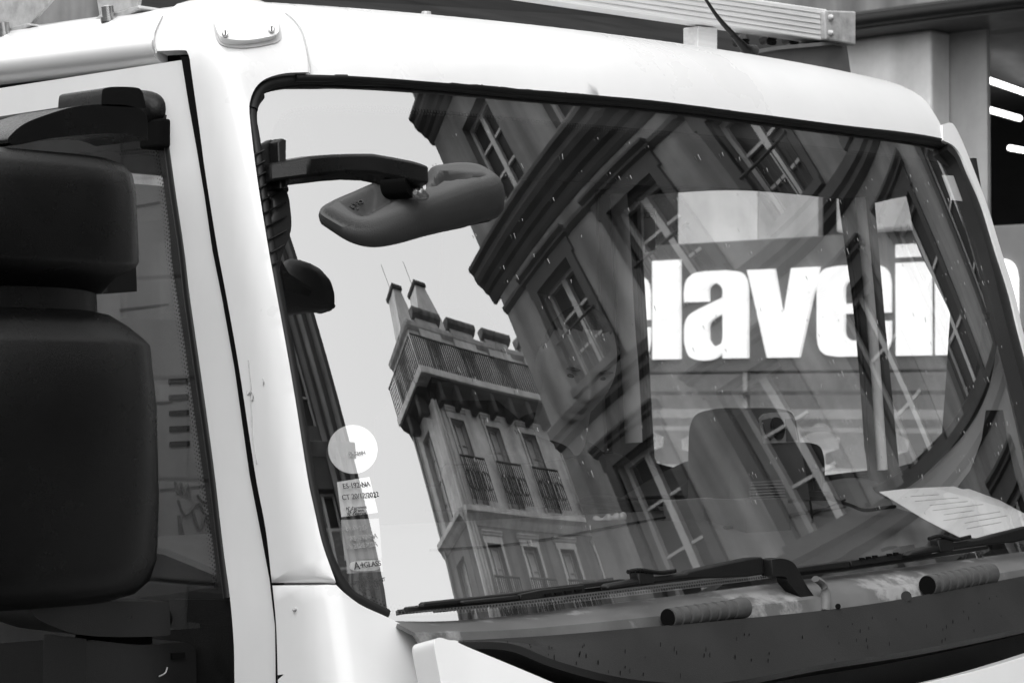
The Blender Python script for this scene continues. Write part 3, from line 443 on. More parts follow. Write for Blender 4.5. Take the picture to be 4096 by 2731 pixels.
# --- things on the roof: crossbar, brackets, aerial
bl = [Vector(p) for p in [(-0.3384,0.62,2.518),(0.4236,0.62,2.536),(1.031,0.62,2.55)]]; tl = [Vector(p) for p in [(-0.3385,0.62,2.573),(0.4237,0.62,2.601),(1.032,0.62,2.62)]]
def beam(name, b0, b1, t0, t1, dy, m, parent, bevel=.003):
    D = Vector((0, dy, 0)); v = [b0, b1, t1, t0, b0+D, b1+D, t1+D, t0+D]
    o = obj(name, v, [(0, 1, 2, 3), (4, 5, 6, 7), (0, 1, 5, 4), (3, 2, 6, 7), (0, 3, 7, 4), (1, 2, 6, 5)], m, parent); return bev(o, bevel) if bevel else o
cb = beam('roof_crossbar', bl[0], bl[2], tl[0], tl[2], .05, ALU, T)
for k in range(5):
    f = (k+1)/6; a, b, c, d = (p+Vector((0, -.0016, 0)) for p in (bl[0].lerp(tl[0], f-.008), bl[2].lerp(tl[2], f-.008), bl[0].lerp(tl[0], f+.008), bl[2].lerp(tl[2], f+.008))); beam('groove', a, b, c, d, .0025, GALV, cb, 0)
ecp = [Vector(p) for p in [(1.003,0.606,2.613),(1.121,0.606,2.625),(1.12,0.606,2.549),(1.007,0.606,2.549)]]
ec = obj('crossbar_end_cap', ecp+[p+Vector((0, .075, 0)) for p in ecp], [(0, 1, 2, 3), (4, 5, 6, 7), (0, 1, 5, 4), (1, 2, 6, 5), (2, 3, 7, 6), (3, 0, 4, 7)], GALV, T); bev(ec, .004)
for q in ([(1.021,0.6,2.599)], [(1.021,0.6,2.565)]): lathe('rivet', Vector(q[0])+Vector((0, -.004, 0)), Vector(q[0])+Vector((0, .012, 0)), [(0, .003), (.3, .007), (1, .008)], GALV, ec, 12)
sup = [Vector(p) for p in [(0.7784,0.64,2.498),(0.8755,0.64,2.519),(1.13,0.64,2.561),(1.149,0.64,2.489),(0.7782,0.64,2.436)]]
s = obj('crossbar_bracket', sup+[p+Vector((0, .006, 0)) for p in sup], [(0, 1, 2, 3, 4), (5, 6, 7, 8, 9)]+[(i, (i+1) % 5, (i+1) % 5+5, i+5) for i in range(5)], BRKT, T)
sup2 = [Vector(p) for p in [(0.7524,0.62,2.498),(0.8489,0.62,2.519),(1.107,0.62,2.561),(1.114,0.62,2.555)]]; obj('bracket_flange', [sup2[0], sup2[1], sup2[2], sup2[2]+Vector((0, .06, 0)), sup2[1]+Vector((0, .06, 0)), sup2[0]+Vector((0, .06, 0))]+[p+Vector((0, 0, -.008)) for p in (sup2[0], sup2[1], sup2[2], sup2[2]+Vector((0, .06, 0)), sup2[1]+Vector((0, .06, 0)), sup2[0]+Vector((0, .06, 0)))], [(0, 1, 2, 3, 4, 5), (6, 7, 8, 9, 10, 11)]+[(i, (i+1) % 6, (i+1) % 6+6, i+6) for i in range(6)], BRKT, s)
ps = [Vector(p) for p in [(0.6024,0.64,2.536),(0.6674,0.64,2.54),(0.6672,0.64,2.494),(0.6022,0.64,2.487)]]; beam('crossbar_post', ps[3], ps[2], ps[0], ps[1], .04, ALU, T, .002)
for q in ([(0.8345,0.7,2.54),(0.8566,0.7,2.542)], [(0.9328,0.7,2.555),(0.9555,0.7,2.556)], [(1.015,0.7,2.565),(1.034,0.7,2.566)]): tube('rack_hook', [Vector(q[0])+Vector((0, 0, -.012)), Vector(q[0]), Vector(q[0])+Vector((.04, .05, .004))], .012, BLACK, T, 10, 3)
an = [(0.584,0.5,2.468),(0.5552,0.5,2.488),(0.4985,0.5,2.521),(0.4585,0.5,2.552),(0.4191,0.5,2.587),(0.3569,0.5,2.638)]
lathe('aerial_base', [(0.5964,0.5,2.464)][0], [(0.5389,0.5,2.496)][0], [(0, .022), (.12, .016), (.3, .0095), (1, .0055)], GRAIN, T, 16)
tube('aerial', an, [.007, .006, .0035, .0028, .002], BLACK, T, 8)
for k, (a, b) in enumerate((([(-0.985,0.9795,2.571,1),(-0.985,0.6084,2.523,1),(-0.985,0.6838,2.405,1),(-0.985,0.7495,2.368,1),(-0.985,0.7897,2.367,1),(-0.985,0.9774,2.375,1)], [(-1,0.9398,2.362,1),(-1,0.8242,2.353,1),(-1,0.7681,2.353,1),(-1,0.7255,2.363,1),(-1,0.7337,2.367,1),(-1,0.7821,2.365,1),(-1,0.9399,2.374,1)]), ([(-0.965,0.6032,2.418,1),(-0.965,0.5898,2.368,1),(-0.965,0.5371,2.369,1),(-0.965,0.4917,2.373,1),(-0.965,0.485,2.403,1)], [(-1,0.561,2.351,1),(-1,0.5532,2.348,1),(-1,0.4973,2.347,1),(-1,0.4661,2.352,1),(-1,0.4414,2.358,1),(-1,0.4464,2.363,1),(-1,0.4911,2.359,1),(-1,0.5443,2.359,1)]))):
    pl = planar('roof_bracket', a, 0, .006, GALV, T)
    fl = [Vector(p) for p in b]
    planar('bracket_foot', b, 0, .05, GALV, pl, bevel=.002)
for q in ([(-1.01,0.7851,2.361)], [(-1.01,0.5081,2.356)]):
    c = Vector(q[0]); lathe('bracket_bolt', c+Vector((-.002, 0, .012)), c+Vector((.002, 0, -.012)), [(0, .007), (.05, .010), (.7, .010), (.72, .013), (1, .013)], STEEL, T, 18)
lathe('roof_stud', [(-0.4271,0.4,2.416)][0], [(-0.4271,0.4,2.408)][0], [(0, .008), (1, .009)], GALV, T, 10)
# dark superstructure behind the cab
planar('body_headboard', [(0.6419,2,2.758,1),(1.101,2,2.797,1),(1.741,2,2.846,1),(2.291,2,2.881,1),(2.924,2,2.902,1),(2.923,2,2.77,1),(0.2079,2,2.582,1),(0.2073,2,2.712,1)], 1, .1, mat('dark_board', .045, .6, var=.4, scale=14, stretch=(.2, .2, 6)), T)
planar('body_headboard_top', [(0.4134,2.1,2.995,1),(2.417,2.1,3.306,1),(2.415,2.1,2.753,1),(0.7292,2.1,2.75,1),(0.4535,2.1,2.744,1)], 1, .06, mat('darker_board', .028, .7, var=.5, scale=16, stretch=(.2, .2, 7)), T)
# chassis and wheels so that the truck stands on the street
box('chassis', (-.4, .1, .45), (.4, 6.2, .75), BLACK, T, .02)
box('cab_floor', (-1.0, .1, .75), (.98, 1.85, 1.0), BLACK, T, .03)
box('flatbed', (-1.1, 2.2, 1.0), (1.1, 6.4, 1.15), GALV, T, .02)
for x in (-.95, .95):
    for y in (.75, 4.9):
        wh = lathe('wheel', (x-.13, y, .42), (x+.13, y, .42), [(0, .2), (.02, .36), (.15, .42), (.85, .42), (.98, .36), (1, .2)], RUBBER, T, 32)
        lathe('rim', (x-.134, y, .42), (x+.134, y, .42), [(0, .05), (.01, .22), (.99, .22), (1, .05)], GALV, wh, 24)
# --- big door mirrors: upper arm, wide-angle head, main head, lower arm, foot
def head(name, secs, m, parent, e=3.2):
    return loft(name, [sring((cx, cyy, z), rx, ry, ex, 48) for z, cx, cyy, rx, ry, ex in secs], m, parent, True, 50)
mc, my = -1.347, .25
FOOT = mat('foot_plastic', .010, .3, spec=.35, var=.2, bump=.1, bscale=500)
uh = head('wide_mirror_housing', [(2.098, mc, my, .09, .03, 2.6), (2.095, mc, my, .125, .055, 3), (2.087, mc, my, .146, .074, 3.2), (2.073, mc, my, .156, .084, 3.4), (2.05, mc, my, .159, .088, 3.6), (1.952, mc, my, .162, .091, 3.8), (1.944, mc, my, .158, .087, 3.8), (1.93, mc, my+.012, .142, .07, 3.6), (1.908, mc, my+.02, .132, .055, 3.4)], GRAIN, T)
box('wide_mirror_glass', (mc-.13, my+.088, 1.96), (mc+.13, my+.093, 2.09), MIRROR, uh, .004)
head('mirror_neck', [(1.915, mc, my+.01, .118, .05, 3), (1.872, mc, my+.01, .12, .052, 3)], GRAIN, T)
mh = head('main_mirror_housing', [(1.884, mc, my, .10, .045, 2.8), (1.878, mc, my, .13, .06, 3), (1.862, mc, my, .155, .078, 3.2), (1.845, mc, my, .172, .092, 3.6), (1.836, mc, my, .179, .098, 3.8), (1.75, mc, my, .188, .104, 3.8), (1.62, mc, my, .192, .106, 3.8), (1.54, mc, my, .190, .104, 3.8), (1.51, mc, my, .182, .098, 3.6), (1.492, mc, my, .165, .085, 3.2), (1.482, mc, my, .13, .06, 3)], GRAIN, T)
box('main_mirror_glass', (mc-.16, my+.102, 1.52), (mc+.16, my+.108, 1.83), MIRROR, mh, .006)
planar('mirror_bracket_plate', [(-1.166,0.3,2.046,1),(-1.117,0.3,1.995,1),(-1.113,0.3,1.917,1),(-1.166,0.3,1.912,1)], 1, .02, BLACK, T)
a1 = planar('upper_mirror_arm', [(-1.405,0.2,2.102,1),(-1.404,0.2,2.11),(-1.379,0.2,2.13),(-1.338,0.2,2.147),(-1.297,0.2,2.16),(-1.255,0.2,2.167),(-1.212,0.2,2.17),(-1.186,0.2,2.167,1),(-1.175,0.2,2.159),(-1.172,0.2,2.124,1),(-1.204,0.2,2.13),(-1.255,0.2,2.126),(-1.338,0.2,2.113),(-1.391,0.2,2.1)], 1, .12, GRAIN, T, bevel=.006)
planar('arm_cap', [(-1.253,0.2,2.165,1),(-1.252,0.2,2.183),(-1.247,0.2,2.19),(-1.226,0.2,2.194),(-1.195,0.2,2.196),(-1.184,0.2,2.193),(-1.179,0.2,2.182),(-1.175,0.2,2.169,1)], 1, .1, GRAIN, a1, bevel=.01)
loft('arm_base', [[tuple(Vector((x, 0, 0))+Vector(p)) for p in sring((0, c[1], c[2]), ry, rz, 2.4, 32, (0, 1, 0), (0, 0, 1))] for c in [[(-1.06,0.3931,2.187)][0]] for x, ry, rz in ((-1.04, .085, .034), (-1.062, .085, .034), (-1.072, .08, .03), (-1.078, .07, .022))], GRAIN, T)
box('arm_base_block', (-1.072, .298, 2.13), (-1.04, .35, 2.172), GAP, T, .004)
planar('lower_mirror_arm', [(-1.349,0.22,1.48),(-1.341,0.22,1.486),(-1.266,0.22,1.486),(-1.194,0.22,1.48),(-1.116,0.22,1.475,1),(-1.113,0.22,1.434,1),(-1.123,0.22,1.427),(-1.215,0.22,1.432),(-1.279,0.22,1.441),(-1.328,0.22,1.459),(-1.348,0.22,1.472)], 1, .13, FOOT, T, bevel=.012)
ft = planar('mirror_foot', [(-1.245,0.24,1.417),(-1.242,0.24,1.426),(-1.23,0.24,1.427),(-1.152,0.24,1.415),(-1.075,0.24,1.413),(-1.059,0.24,1.407),(-1.051,0.24,1.396),(-1.049,0.24,1.352,1),(-1.048,0.24,1.255,1),(-1.244,0.24,1.276,1)], 1, .1, FOOT, T, bevel=.014)
planar('mirror_foot_neck', [(-1.197,0.25,1.434,1),(-1.122,0.25,1.429,1),(-1.122,0.25,1.407,1),(-1.197,0.25,1.413,1)], 1, .08, GAP, T)
tube('foot_arch', [(-1.053,0.32,1.441),(-1.025,0.32,1.436),(-1.004,0.32,1.419),(-0.9921,0.32,1.4),(-0.9873,0.32,1.381)], .012, FOOT, T, 12)
planar('foot_slot', [(-1.097,0.236,1.399,1),(-1.074,0.236,1.399,1),(-1.073,0.236,1.39,1),(-1.097,0.236,1.39,1)], 1, .004, GAP, ft)
tube('foot_scratch', [(-1.12,0.237,1.368),(-1.109,0.237,1.372),(-1.105,0.237,1.38)], .0012, mat('scratch', .3, .6), ft, 6)
# --- front view mirror on its arm
FW = Vector((math.cos(TH), math.sin(TH), 0)); RT = Vector((math.sin(TH), -math.cos(TH), 0)); UP = Vector((0, 0, 1))
arm_pts = [[(-1.028,0.1069,2.095),(-1.035,0.09938,2.069)], [(-1.025,0.1016,2.096),(-1.031,0.094,2.07)], [(-0.9902,0.06544,2.105),(-0.9897,0.06592,2.077)], [(-0.9878,0.0192,2.105),(-0.9873,0.01966,2.078)], [(-0.9892,-0.02303,2.103),(-0.9887,-0.02259,2.077)], [(-0.9892,-0.06663,2.1),(-0.9887,-0.06617,2.073)], [(-0.9896,-0.1098,2.092),(-0.989,-0.1093,2.064)], [(-0.9858,-0.1426,2.085),(-0.9853,-0.1421,2.056)], [(-0.9858,-0.1716,2.077),(-0.9853,-0.1711,2.051)]]
thk = Vector((.35, .9, 0)).normalized()*.05
fa = loft('front_mirror_arm', [[Vector(a), Vector(b), Vector(b)+thk+Vector((0, 0, -.008)), Vector(a)+thk+Vector((0, 0, .004))] for a, b in arm_pts], GRAIN, T, True, 40); bev(fa, .004)
O = Vector([(-0.9607,-0.1091,2.034)][0]); al = math.radians(42); VV = UP*math.cos(al)+FW*math.sin(al); NN = UP*math.sin(al)-FW*math.cos(al); ss = 3.27/9500
def loc2(px, py): return ((px-1640)*ss, -(py-830)*ss/math.cos(al))
face = [loc2(*q) for q in ((1290, 852), (1335, 812), (1420, 766), (1490, 728), (1506, 722), (1545, 752), (1590, 782), (1640, 790), (1690, 770), (1716, 720), (1716, 664), (1770, 648), (1850, 640), (1925, 652), (1985, 692), (2002, 722), (1975, 742), (1900, 762), (1800, 800), (1700, 842), (1600, 890), (1520, 920), (1460, 928), (1405, 920), (1340, 888))]
face = [(p[0], p[1]) for p in cr([(x, y, 0) for x, y in face], 4)]
recA = np.array([loc2(*q) for q in ((1345, 822), (1480, 745), (1510, 740), (1570, 790), (1600, 812), (1560, 845), (1480, 893), (1440, 897), (1400, 870))])
recB = np.array([loc2(*q) for q in ((1735, 715), (1765, 697), (1935, 708), (1955, 716), (1900, 727), (1770, 742), (1745, 765), (1716, 768))])
V2, F2 = cdt(face, (), .0035)
def edist(P, poly):
    d = np.full(len(P), 9.)
    for a, b in zip(poly, np.roll(poly, -1, 0)):
        ab = b-a; t = np.clip(((P-a)@ab)/(ab@ab), 0, 1); d = np.minimum(d, np.linalg.norm(P-(a+t[:, None]*ab), axis=1))
    return d
hgt = np.zeros(len(V2))
for poly, dm, sl in ((recA, .030, 1.1), (recB, .035, 2.2)):
    k = inpoly(V2[:, 0], V2[:, 1], poly); d = np.where(k, edist(V2, poly), 0); hgt -= np.minimum(dm, sl*d)*np.where(k, 1, 0)
rimd = edist(V2, np.array(face)); hgt -= .010*np.clip(1-rimd/.014, 0, 1)**2
VL = [O+RT*x+VV*y+NN*h for (x, y), h in zip(V2, hgt)]
n0 = len(face); bd = np.array(face); tan = np.roll(bd, -1, 0)-np.roll(bd, 1, 0); tan /= np.linalg.norm(tan, axis=1, keepdims=True)
area = .5*np.sum(bd[:, 0]*np.roll(bd[:, 1], -1)-np.roll(bd[:, 0], -1)*bd[:, 1]); outw = np.stack([tan[:, 1], -tan[:, 0]], 1)*(1 if area > 0 else -1)
idx = [int(np.argmin(np.linalg.norm(V2-b, axis=1))) for b in bd]; FS = [list(f) for f in F2]; prev = idx
for ow, dn in ((.004, .018), (.006, .032), (.005, .052), (-.004, .066), (-.016, .074)):
    cur = []
    for b, o_, in zip(bd, outw):
        q = b+o_*ow; px = 1640+q[0]/ss; t = min(1, max(0, (px-1300)/550)); kk = (.62+.75*t)
        cur.append(len(VL)); VL.append(O+RT*q[0]+VV*q[1]-NN*(.0+dn*kk*.86))
    FS += [[prev[i], prev[(i+1) % n0], cur[(i+1) % n0], cur[i]] for i in range(n0)]; prev = cur
FS.append(prev)
fm = obj('front_mirror_housing', VL, FS, DUSTY, T, True, 60)
lathe('ball_joint', [(-0.9911,-0.15,2.041)][0], [(-0.9607,-0.1385,2.039)][0], [(0, .003), (.15, .007), (.6, .0085), (1, .006)], STEEL, fm, 18)
planar('arm_end_block', [tuple(Vector(p)) for p in [(-0.9869,-0.1115,2.063),(-0.9572,-0.1428,2.056),(-0.956,-0.1435,2.042),(-0.97,-0.1285,2.037),(-0.9842,-0.1137,2.044)]], 1, .05, GAP, fm)
for s, (px, py), sz in (('IVECO', (1412, 800), .010), ('e9 02 0013', (1398, 812), .0045), ('(E3) 000138  4', (1386, 824), .006)):
    x, y = loc2(px, py); text('embossed_mark', s, O+RT*x+VV*y-NN*.012, sz, INK, fm, RT*.9-VV*.42, VV*.9+RT*.42, .0015)
# ribbed mounting strip on the pillar edge
rb = gprism('mirror_mount', [(-1.027,0.1451,2.121,1),(-1.008,0.145,2.129,1),(-0.9982,0.1453,2.134,1),(-0.9911,0.1437,2.133,1),(-1.01,0.1232,2.061,1),(-1.021,0.1237,2.058,1),(-0.9922,0.1203,2.06),(-0.9917,0.11,2.028),(-0.9989,0.1017,1.999),(-1.019,0.09523,1.969),(-1.033,0.08896,1.942,1),(-1.035,0.09864,1.972,1),(-1.031,0.1302,2.073,1)], BLACK, T, -.008, .012)
gprism('mount_plate', [(-1.006,0.1445,2.128,1),(-0.9976,0.1449,2.134,1),(-0.9913,0.1435,2.132,1),(-1.01,0.1233,2.061,1),(-1.019,0.1237,2.059,1)], GRAIN, rb, -.03, .02)
RIBS = [[(-1.036,0.1307,2.109),(-1.018,0.1306,2.117)], [(-1.037,0.1257,2.093),(-1.021,0.1256,2.101)], [(-1.039,0.1207,2.077),(-1.023,0.1207,2.085)], [(-1.04,0.1154,2.06),(-1.026,0.1153,2.067)], [(-1.041,0.1095,2.042),(-1.007,0.1094,2.057)], [(-1.042,0.1036,2.023),(-1.002,0.1035,2.041)], [(-1.042,0.09784,2.004),(-1.005,0.09752,2.021)], [(-1.044,0.09215,1.985),(-1.009,0.09197,2.001)], [(-1.044,0.0864,1.967),(-1.019,0.08625,1.979)], [(-1.044,0.08128,1.95),(-1.033,0.08123,1.956)]]
for r in RIBS: tube('rib', r, .0016, GRAIN, rb, 6, 0)
# ================================================================== inside the cab
planar('rear_wall', [(-1.0, 1.72, 1.0, 1), (.96, 1.72, 1.0, 1), (.96, 1.72, 2.34, 1), (-1.0, 1.72, 2.34, 1)], 1, .03, mat('rear_trim', .10, .8, var=.15), T, holes=[[(-.45, 1.72, 1.28, 1), (.40, 1.72, 1.28, 1), (.40, 1.72, 2.26, 1), (-.45, 1.72, 2.26, 1)]])
box('rear_window', (-.46, 1.735, 1.27), (.41, 1.739, 2.27), SHOPGLASS, T)
bp_ = box('bulkhead_panel', (-1.0, 2.30, 1.16), (1.0, 2.32, 2.3), mat('bulkhead_paint', .19, .7, var=.15, scale=4), T)
for q in ([(0.3786,2.298,2.237,1),(0.5037,2.298,2.261,1),(0.5037,2.298,2.256,1),(0.3786,2.298,2.232,1)], [(0.3799,2.298,1.987,1),(0.5335,2.298,2.005,1),(0.5336,2.298,2,1),(0.3799,2.298,1.981,1)], [(0.381,2.298,1.754,1),(0.5459,2.298,1.757,1),(0.5459,2.298,1.752,1),(0.3811,2.298,1.749,1)], [(0.4754,2.298,1.536,1),(0.6604,2.298,1.543,1),(0.6604,2.298,1.54,1),(0.4755,2.298,1.531,1)], [(0.4763,2.298,1.346,1),(0.7191,2.298,1.344,1),(0.7192,2.298,1.34,1),(0.4764,2.298,1.341,1)]): planar('panel_joint', q, 1, .004, DASHD, bp_)
for q in ([(0.5336,2.297,1.813,1),(0.5964,2.297,1.816,1),(0.5964,2.297,1.802,1),(0.5337,2.297,1.799,1)], [(0.5346,2.297,1.773,1),(0.5982,2.297,1.776,1),(0.5982,2.297,1.762,1),(0.5346,2.297,1.759,1)], [(0.5356,2.297,1.733,1),(0.6,2.297,1.736,1),(0.6,2.297,1.722,1),(0.5356,2.297,1.72,1)], [(0.5365,2.297,1.694,1),(0.6018,2.297,1.696,1),(0.6018,2.297,1.682,1),(0.5366,2.297,1.68,1)], [(0.5375,2.297,1.655,1),(0.6035,2.297,1.657,1),(0.6036,2.297,1.643,1),(0.5376,2.297,1.641,1)]): planar('vent_slot', q, 1, .004, GAP, bp_, bevel=.003)
for q in ([(0.554,2.297,1.554),(0.5637,2.297,1.523),(0.5717,2.297,1.551),(0.5823,2.297,1.519),(0.5927,2.297,1.547),(0.6025,2.297,1.512)], [(0.5638,2.297,1.507),(0.5865,2.297,1.468),(0.627,2.297,1.498),(0.6475,2.297,1.472),(0.6764,2.297,1.455)], [(0.5705,2.297,1.45),(0.595,2.297,1.392),(0.6357,2.297,1.368)], [(0.6108,2.297,1.477),(0.6355,2.297,1.428),(0.6517,2.297,1.466),(0.6766,2.297,1.414)], [(0.5788,2.297,1.386),(0.6032,2.297,1.347),(0.6356,2.297,1.383),(0.6768,2.297,1.366)], [(0.6269,2.297,1.518),(0.6474,2.297,1.498),(0.6679,2.297,1.513)], [(0.5664,2.297,1.469),(0.5722,2.297,1.418),(0.5911,2.297,1.354)]): tube('pen_scrawl', q, .0038, INK, bp_, 5, 4)
box('headlining', (-.98, .30, 2.30), (.96, 1.72, 2.32), LINING, T)
box('floor_mat', (-.98, .12, 1.0), (.96, 1.72, 1.02), RUBBER, T)
def dz(y): return 1.452+.21*(y+.05)
yy = [-.075, -.03, .05, .2, .36, .46, .5, .505]
sheet('dashboard', [[(x, gy(x, 1.45)+.02+max(0, y+.03) if y < -.02 else gy(x, 1.45)+.07+y, dz(y)+(.0 if y < .46 else -.02 if y < .502 else -.4)) for x in np.linspace(-1.0, .93, 14)] for y in yy], DASH, T, .01, axis=(0, -.3, .9), resample=60)
def ondash(pts, up=.004): return [(p[0], p[1], dz(p[1]-gy(p[0], 1.45)-.07)+up) for p in pts]
for q in ([(-0.1951,0.6501,1.49),(-0.1524,0.6477,1.49),(-0.001506,0.7821,1.49),(0.05837,0.7904,1.49),(0.2289,0.7833,1.49),(0.4574,0.833,1.49),(0.5883,0.864,1.49)], [(-0.3523,0.4776,1.47),(-0.1911,0.4523,1.47),(0.02929,0.4714,1.47),(0.349,0.4961,1.47),(0.8296,0.5501,1.47),(1.62,0.6904,1.47)], [(-0.5645,0.2511,1.46),(-0.3372,0.2557,1.46),(0.09217,0.3442,1.46),(0.7184,0.4682,1.46)], [(1.973,1.388,1.5),(0.7084,0.4355,1.5),(0.4926,0.272,1.5)], [(0.563,0.3233,1.5),(1.143,0.576,1.5),(1.466,0.7563,1.5),(1.836,0.9628,1.5)]):
    tube('dash_seam', ondash(q, .0035), .0022, GAP, T, 6)
for q in ([(0.2175,0.2693,1.46,1),(0.3853,0.293,1.46,1),(0.4217,0.3175,1.46,1),(0.2511,0.2929,1.46,1)], [(0.4601,0.3195,1.46,1),(0.7477,0.3769,1.46,1),(0.7904,0.404,1.46,1),(0.4977,0.3446,1.46,1)]):
    tube('defrost_slot', ondash([q[0][:3], q[1][:3]], .004), .004, DASHD, T, 6, 0)
# instrument hoods, ticket device, phone holder
hd = [Vector(p) for p in [(0.2358,0.42,1.581),(0.3018,0.42,1.607),(0.3708,0.42,1.63),(0.4334,0.42,1.648),(0.4972,0.42,1.654),(0.5376,0.42,1.636),(0.5537,0.42,1.566)]]
obj('instrument_hood', [p for p in hd]+[p+Vector((0, .12, -.01)) for p in hd], [(0, 1, 2, 3, 4, 5, 6), (7, 8, 9, 10, 11, 12, 13)]+[(i, (i+1) % 7, (i+1) % 7+7, i+7) for i in range(7)], DASHD, T)
hs = []
for t in np.linspace(0, 1, 9):
    A = math.pi*t; c = Vector([(0.957,0.4957,1.56)][0]); r = .155
    hs.append([c+Vector((math.cos(B)*r*math.sin(A*.5+.001 if t < 1 else math.pi/2), .0+math.sin(B)*.12*math.sin(A*.5+.001), .075*math.cos(A*.5)-.04)) for B in np.linspace(0, 2*math.pi, 28, endpoint=False)])
loft('dash_hood', hs, DASH, T)
dvp = [(0.2704,0.3,1.573,1),(0.2731,0.3,1.685),(0.2785,0.3,1.713),(0.2952,0.3,1.732),(0.3336,0.3,1.741),(0.3958,0.3,1.745),(0.4513,0.3,1.74),(0.4737,0.3,1.727),(0.4833,0.3,1.702),(0.4952,0.3,1.663),(0.5112,0.3,1.614),(0.5232,0.3,1.566,1)]
dev = planar('toll_device', dvp, 1, .1, DASHD, T, bevel=.012)
scr = planar('device_window', [(0.3592,0.296,1.726,1),(0.3748,0.296,1.734),(0.4062,0.296,1.737),(0.4459,0.296,1.736),(0.4635,0.296,1.73,1),(0.4818,0.296,1.679,1),(0.3746,0.296,1.678,1)], 1, .004, mat('device_glass', .3, .1, var=.3, scale=30), dev)
planar('device_lens', [(0.3864,0.293,1.712),(0.4022,0.293,1.727),(0.4259,0.293,1.722),(0.4338,0.293,1.703),(0.4257,0.293,1.687),(0.406,0.293,1.688)], 1, .004, GAP, scr)
planar('device_lens', [(0.363,0.293,1.722,1),(0.3904,0.293,1.726,1),(0.4005,0.293,1.693,1),(0.3902,0.293,1.684,1),(0.3754,0.293,1.694,1)], 1, .003, DASHD, scr)
planar('device_lens', [(0.4378,0.293,1.724,1),(0.4594,0.293,1.725,1),(0.4737,0.293,1.683,1),(0.4416,0.293,1.681,1)], 1, .003, DASHD, scr)
for k in range(6):
    a, b = [([(0.3135,0.285,1.605),(0.4147,0.285,1.606)]), ([(0.3135,0.285,1.6),(0.4162,0.285,1.6)]), ([(0.3135,0.285,1.594),(0.4178,0.285,1.594)]), ([(0.3119,0.285,1.588),(0.4193,0.285,1.588)]), ([(0.3119,0.285,1.583),(0.4209,0.285,1.583)]), ([(0.3103,0.285,1.577),(0.4224,0.285,1.577)])][k]
    tube('device_rib', [a, b], .0024, DASH, dev, 6, 0)
cup = planar('dash_tray', [(0.2436,0.24,1.576,1),(0.37,0.24,1.576,1),(0.3821,0.24,1.499),(0.3696,0.24,1.491),(0.2546,0.24,1.495),(0.2434,0.24,1.502)], 1, .12, DASH, T, bevel=.012)
planar('dash_binder', [(0.1447,0.34,1.576,1),(0.2775,0.34,1.577,1),(0.3228,0.34,1.519,1),(0.1518,0.34,1.525,1)], 1, .02, mat('binder', .17, .6), T, bevel=.003)
ph = planar('phone_holder', [(0.5602,0.36,1.664),(0.5809,0.36,1.676),(0.6311,0.36,1.671),(0.6496,0.36,1.655),(0.6562,0.36,1.62),(0.6458,0.36,1.583),(0.6138,0.36,1.582),(0.5764,0.36,1.597),(0.5642,0.36,1.632)], 1, .03, BLACK, T, bevel=.006)
lathe('holder_base', (*[(0.5933,0.33,1.563)][0],), Vector([(0.5933,0.33,1.563)][0])+Vector((0, 0, .018)), [(0, .034), (.4, .034), (.6, .026), (1, .02)], BLACK, ph, 24)
tube('holder_stem', [(0.6003,0.335,1.57),(0.5962,0.335,1.597),(0.5897,0.335,1.622)], .009, BLACK, ph, 10)
tube('phone_cable', [(0.5727,0.3,1.571),(0.606,0.3,1.563),(0.6567,0.3,1.552),(0.7082,0.3,1.54),(0.7782,0.3,1.543),(0.8138,0.3,1.544)], .0035, GAP, T, 8)
# driver's side of the cab: pillar trim, door with two windows
planar('side_trim', [(.93, .02, 1.42, 1), (.93, .02, 1.2, 1), (.93, 1.72, 1.2, 1), (.93, 1.72, 2.32, 1), (.93, .23, 2.30, 1)], 0, .01, TRIM, T, holes=[[(0.93,0.1972,2.251),(0.93,0.1782,2.142),(0.93,0.1554,2.014),(0.93,0.147,1.937),(0.93,0.1533,1.861),(0.93,0.1743,1.78),(0.93,0.2192,1.709),(0.93,0.2798,1.652),(0.93,0.3412,1.604),(0.93,0.4037,1.571),(0.93,0.48,1.543,1),(0.93,1.175,1.511,1),(0.93,1.198,1.877),(0.93,1.213,2.251,1),(0.93,0.8273,2.267,1),(0.93,0.4258,2.267,1)]])
tube('door_seal', [(0.925,0.194,2.25),(0.925,0.1751,2.142),(0.925,0.1522,2.014),(0.925,0.1439,1.937),(0.925,0.1502,1.861),(0.925,0.1712,1.78),(0.925,0.216,1.709),(0.925,0.2765,1.652),(0.925,0.3379,1.604),(0.925,0.4003,1.571),(0.925,0.4765,1.543)], .018, RUBBER, T, 10)
planar('driver_door', [(0.955,1.235,2.319,1),(0.955,0.2262,2.265,1),(0.955,0.1944,2.068,1),(0.955,0.1745,1.913,1),(0.955,0.1994,1.709,1),(0.955,0.2725,1.512,1),(0.955,1.259,1.466,1)], 0, .02, mat('door_trim', .05, .6, var=.15), T,
    holes=[[(0.955,1.111,2.194),(0.955,1.105,2.223),(0.955,1.074,2.237,1),(0.955,0.9917,2.238),(0.955,0.8471,2.235),(0.955,0.7076,2.222),(0.955,0.5324,2.198,1),(0.955,0.5178,2.109),(0.955,0.4957,1.974),(0.955,0.4783,1.813),(0.955,0.4619,1.606,1),(0.955,0.7788,1.569,1),(0.955,0.9203,1.588,1),(0.955,1.045,1.61),(0.955,1.066,1.622),(0.955,1.072,1.657),(0.955,1.092,1.933)],
           [(0.955,0.4575,2.18,1),(0.955,0.4179,2.186,1),(0.955,0.3651,2.191,1),(0.955,0.3553,2.153),(0.955,0.3382,2.084),(0.955,0.3004,2.015),(0.955,0.2641,1.951),(0.955,0.2582,1.936,1),(0.955,0.2679,1.812,1),(0.955,0.2814,1.667,1),(0.955,0.3516,1.629,1),(0.955,0.3985,1.618,1),(0.955,0.4319,1.919,1)]])
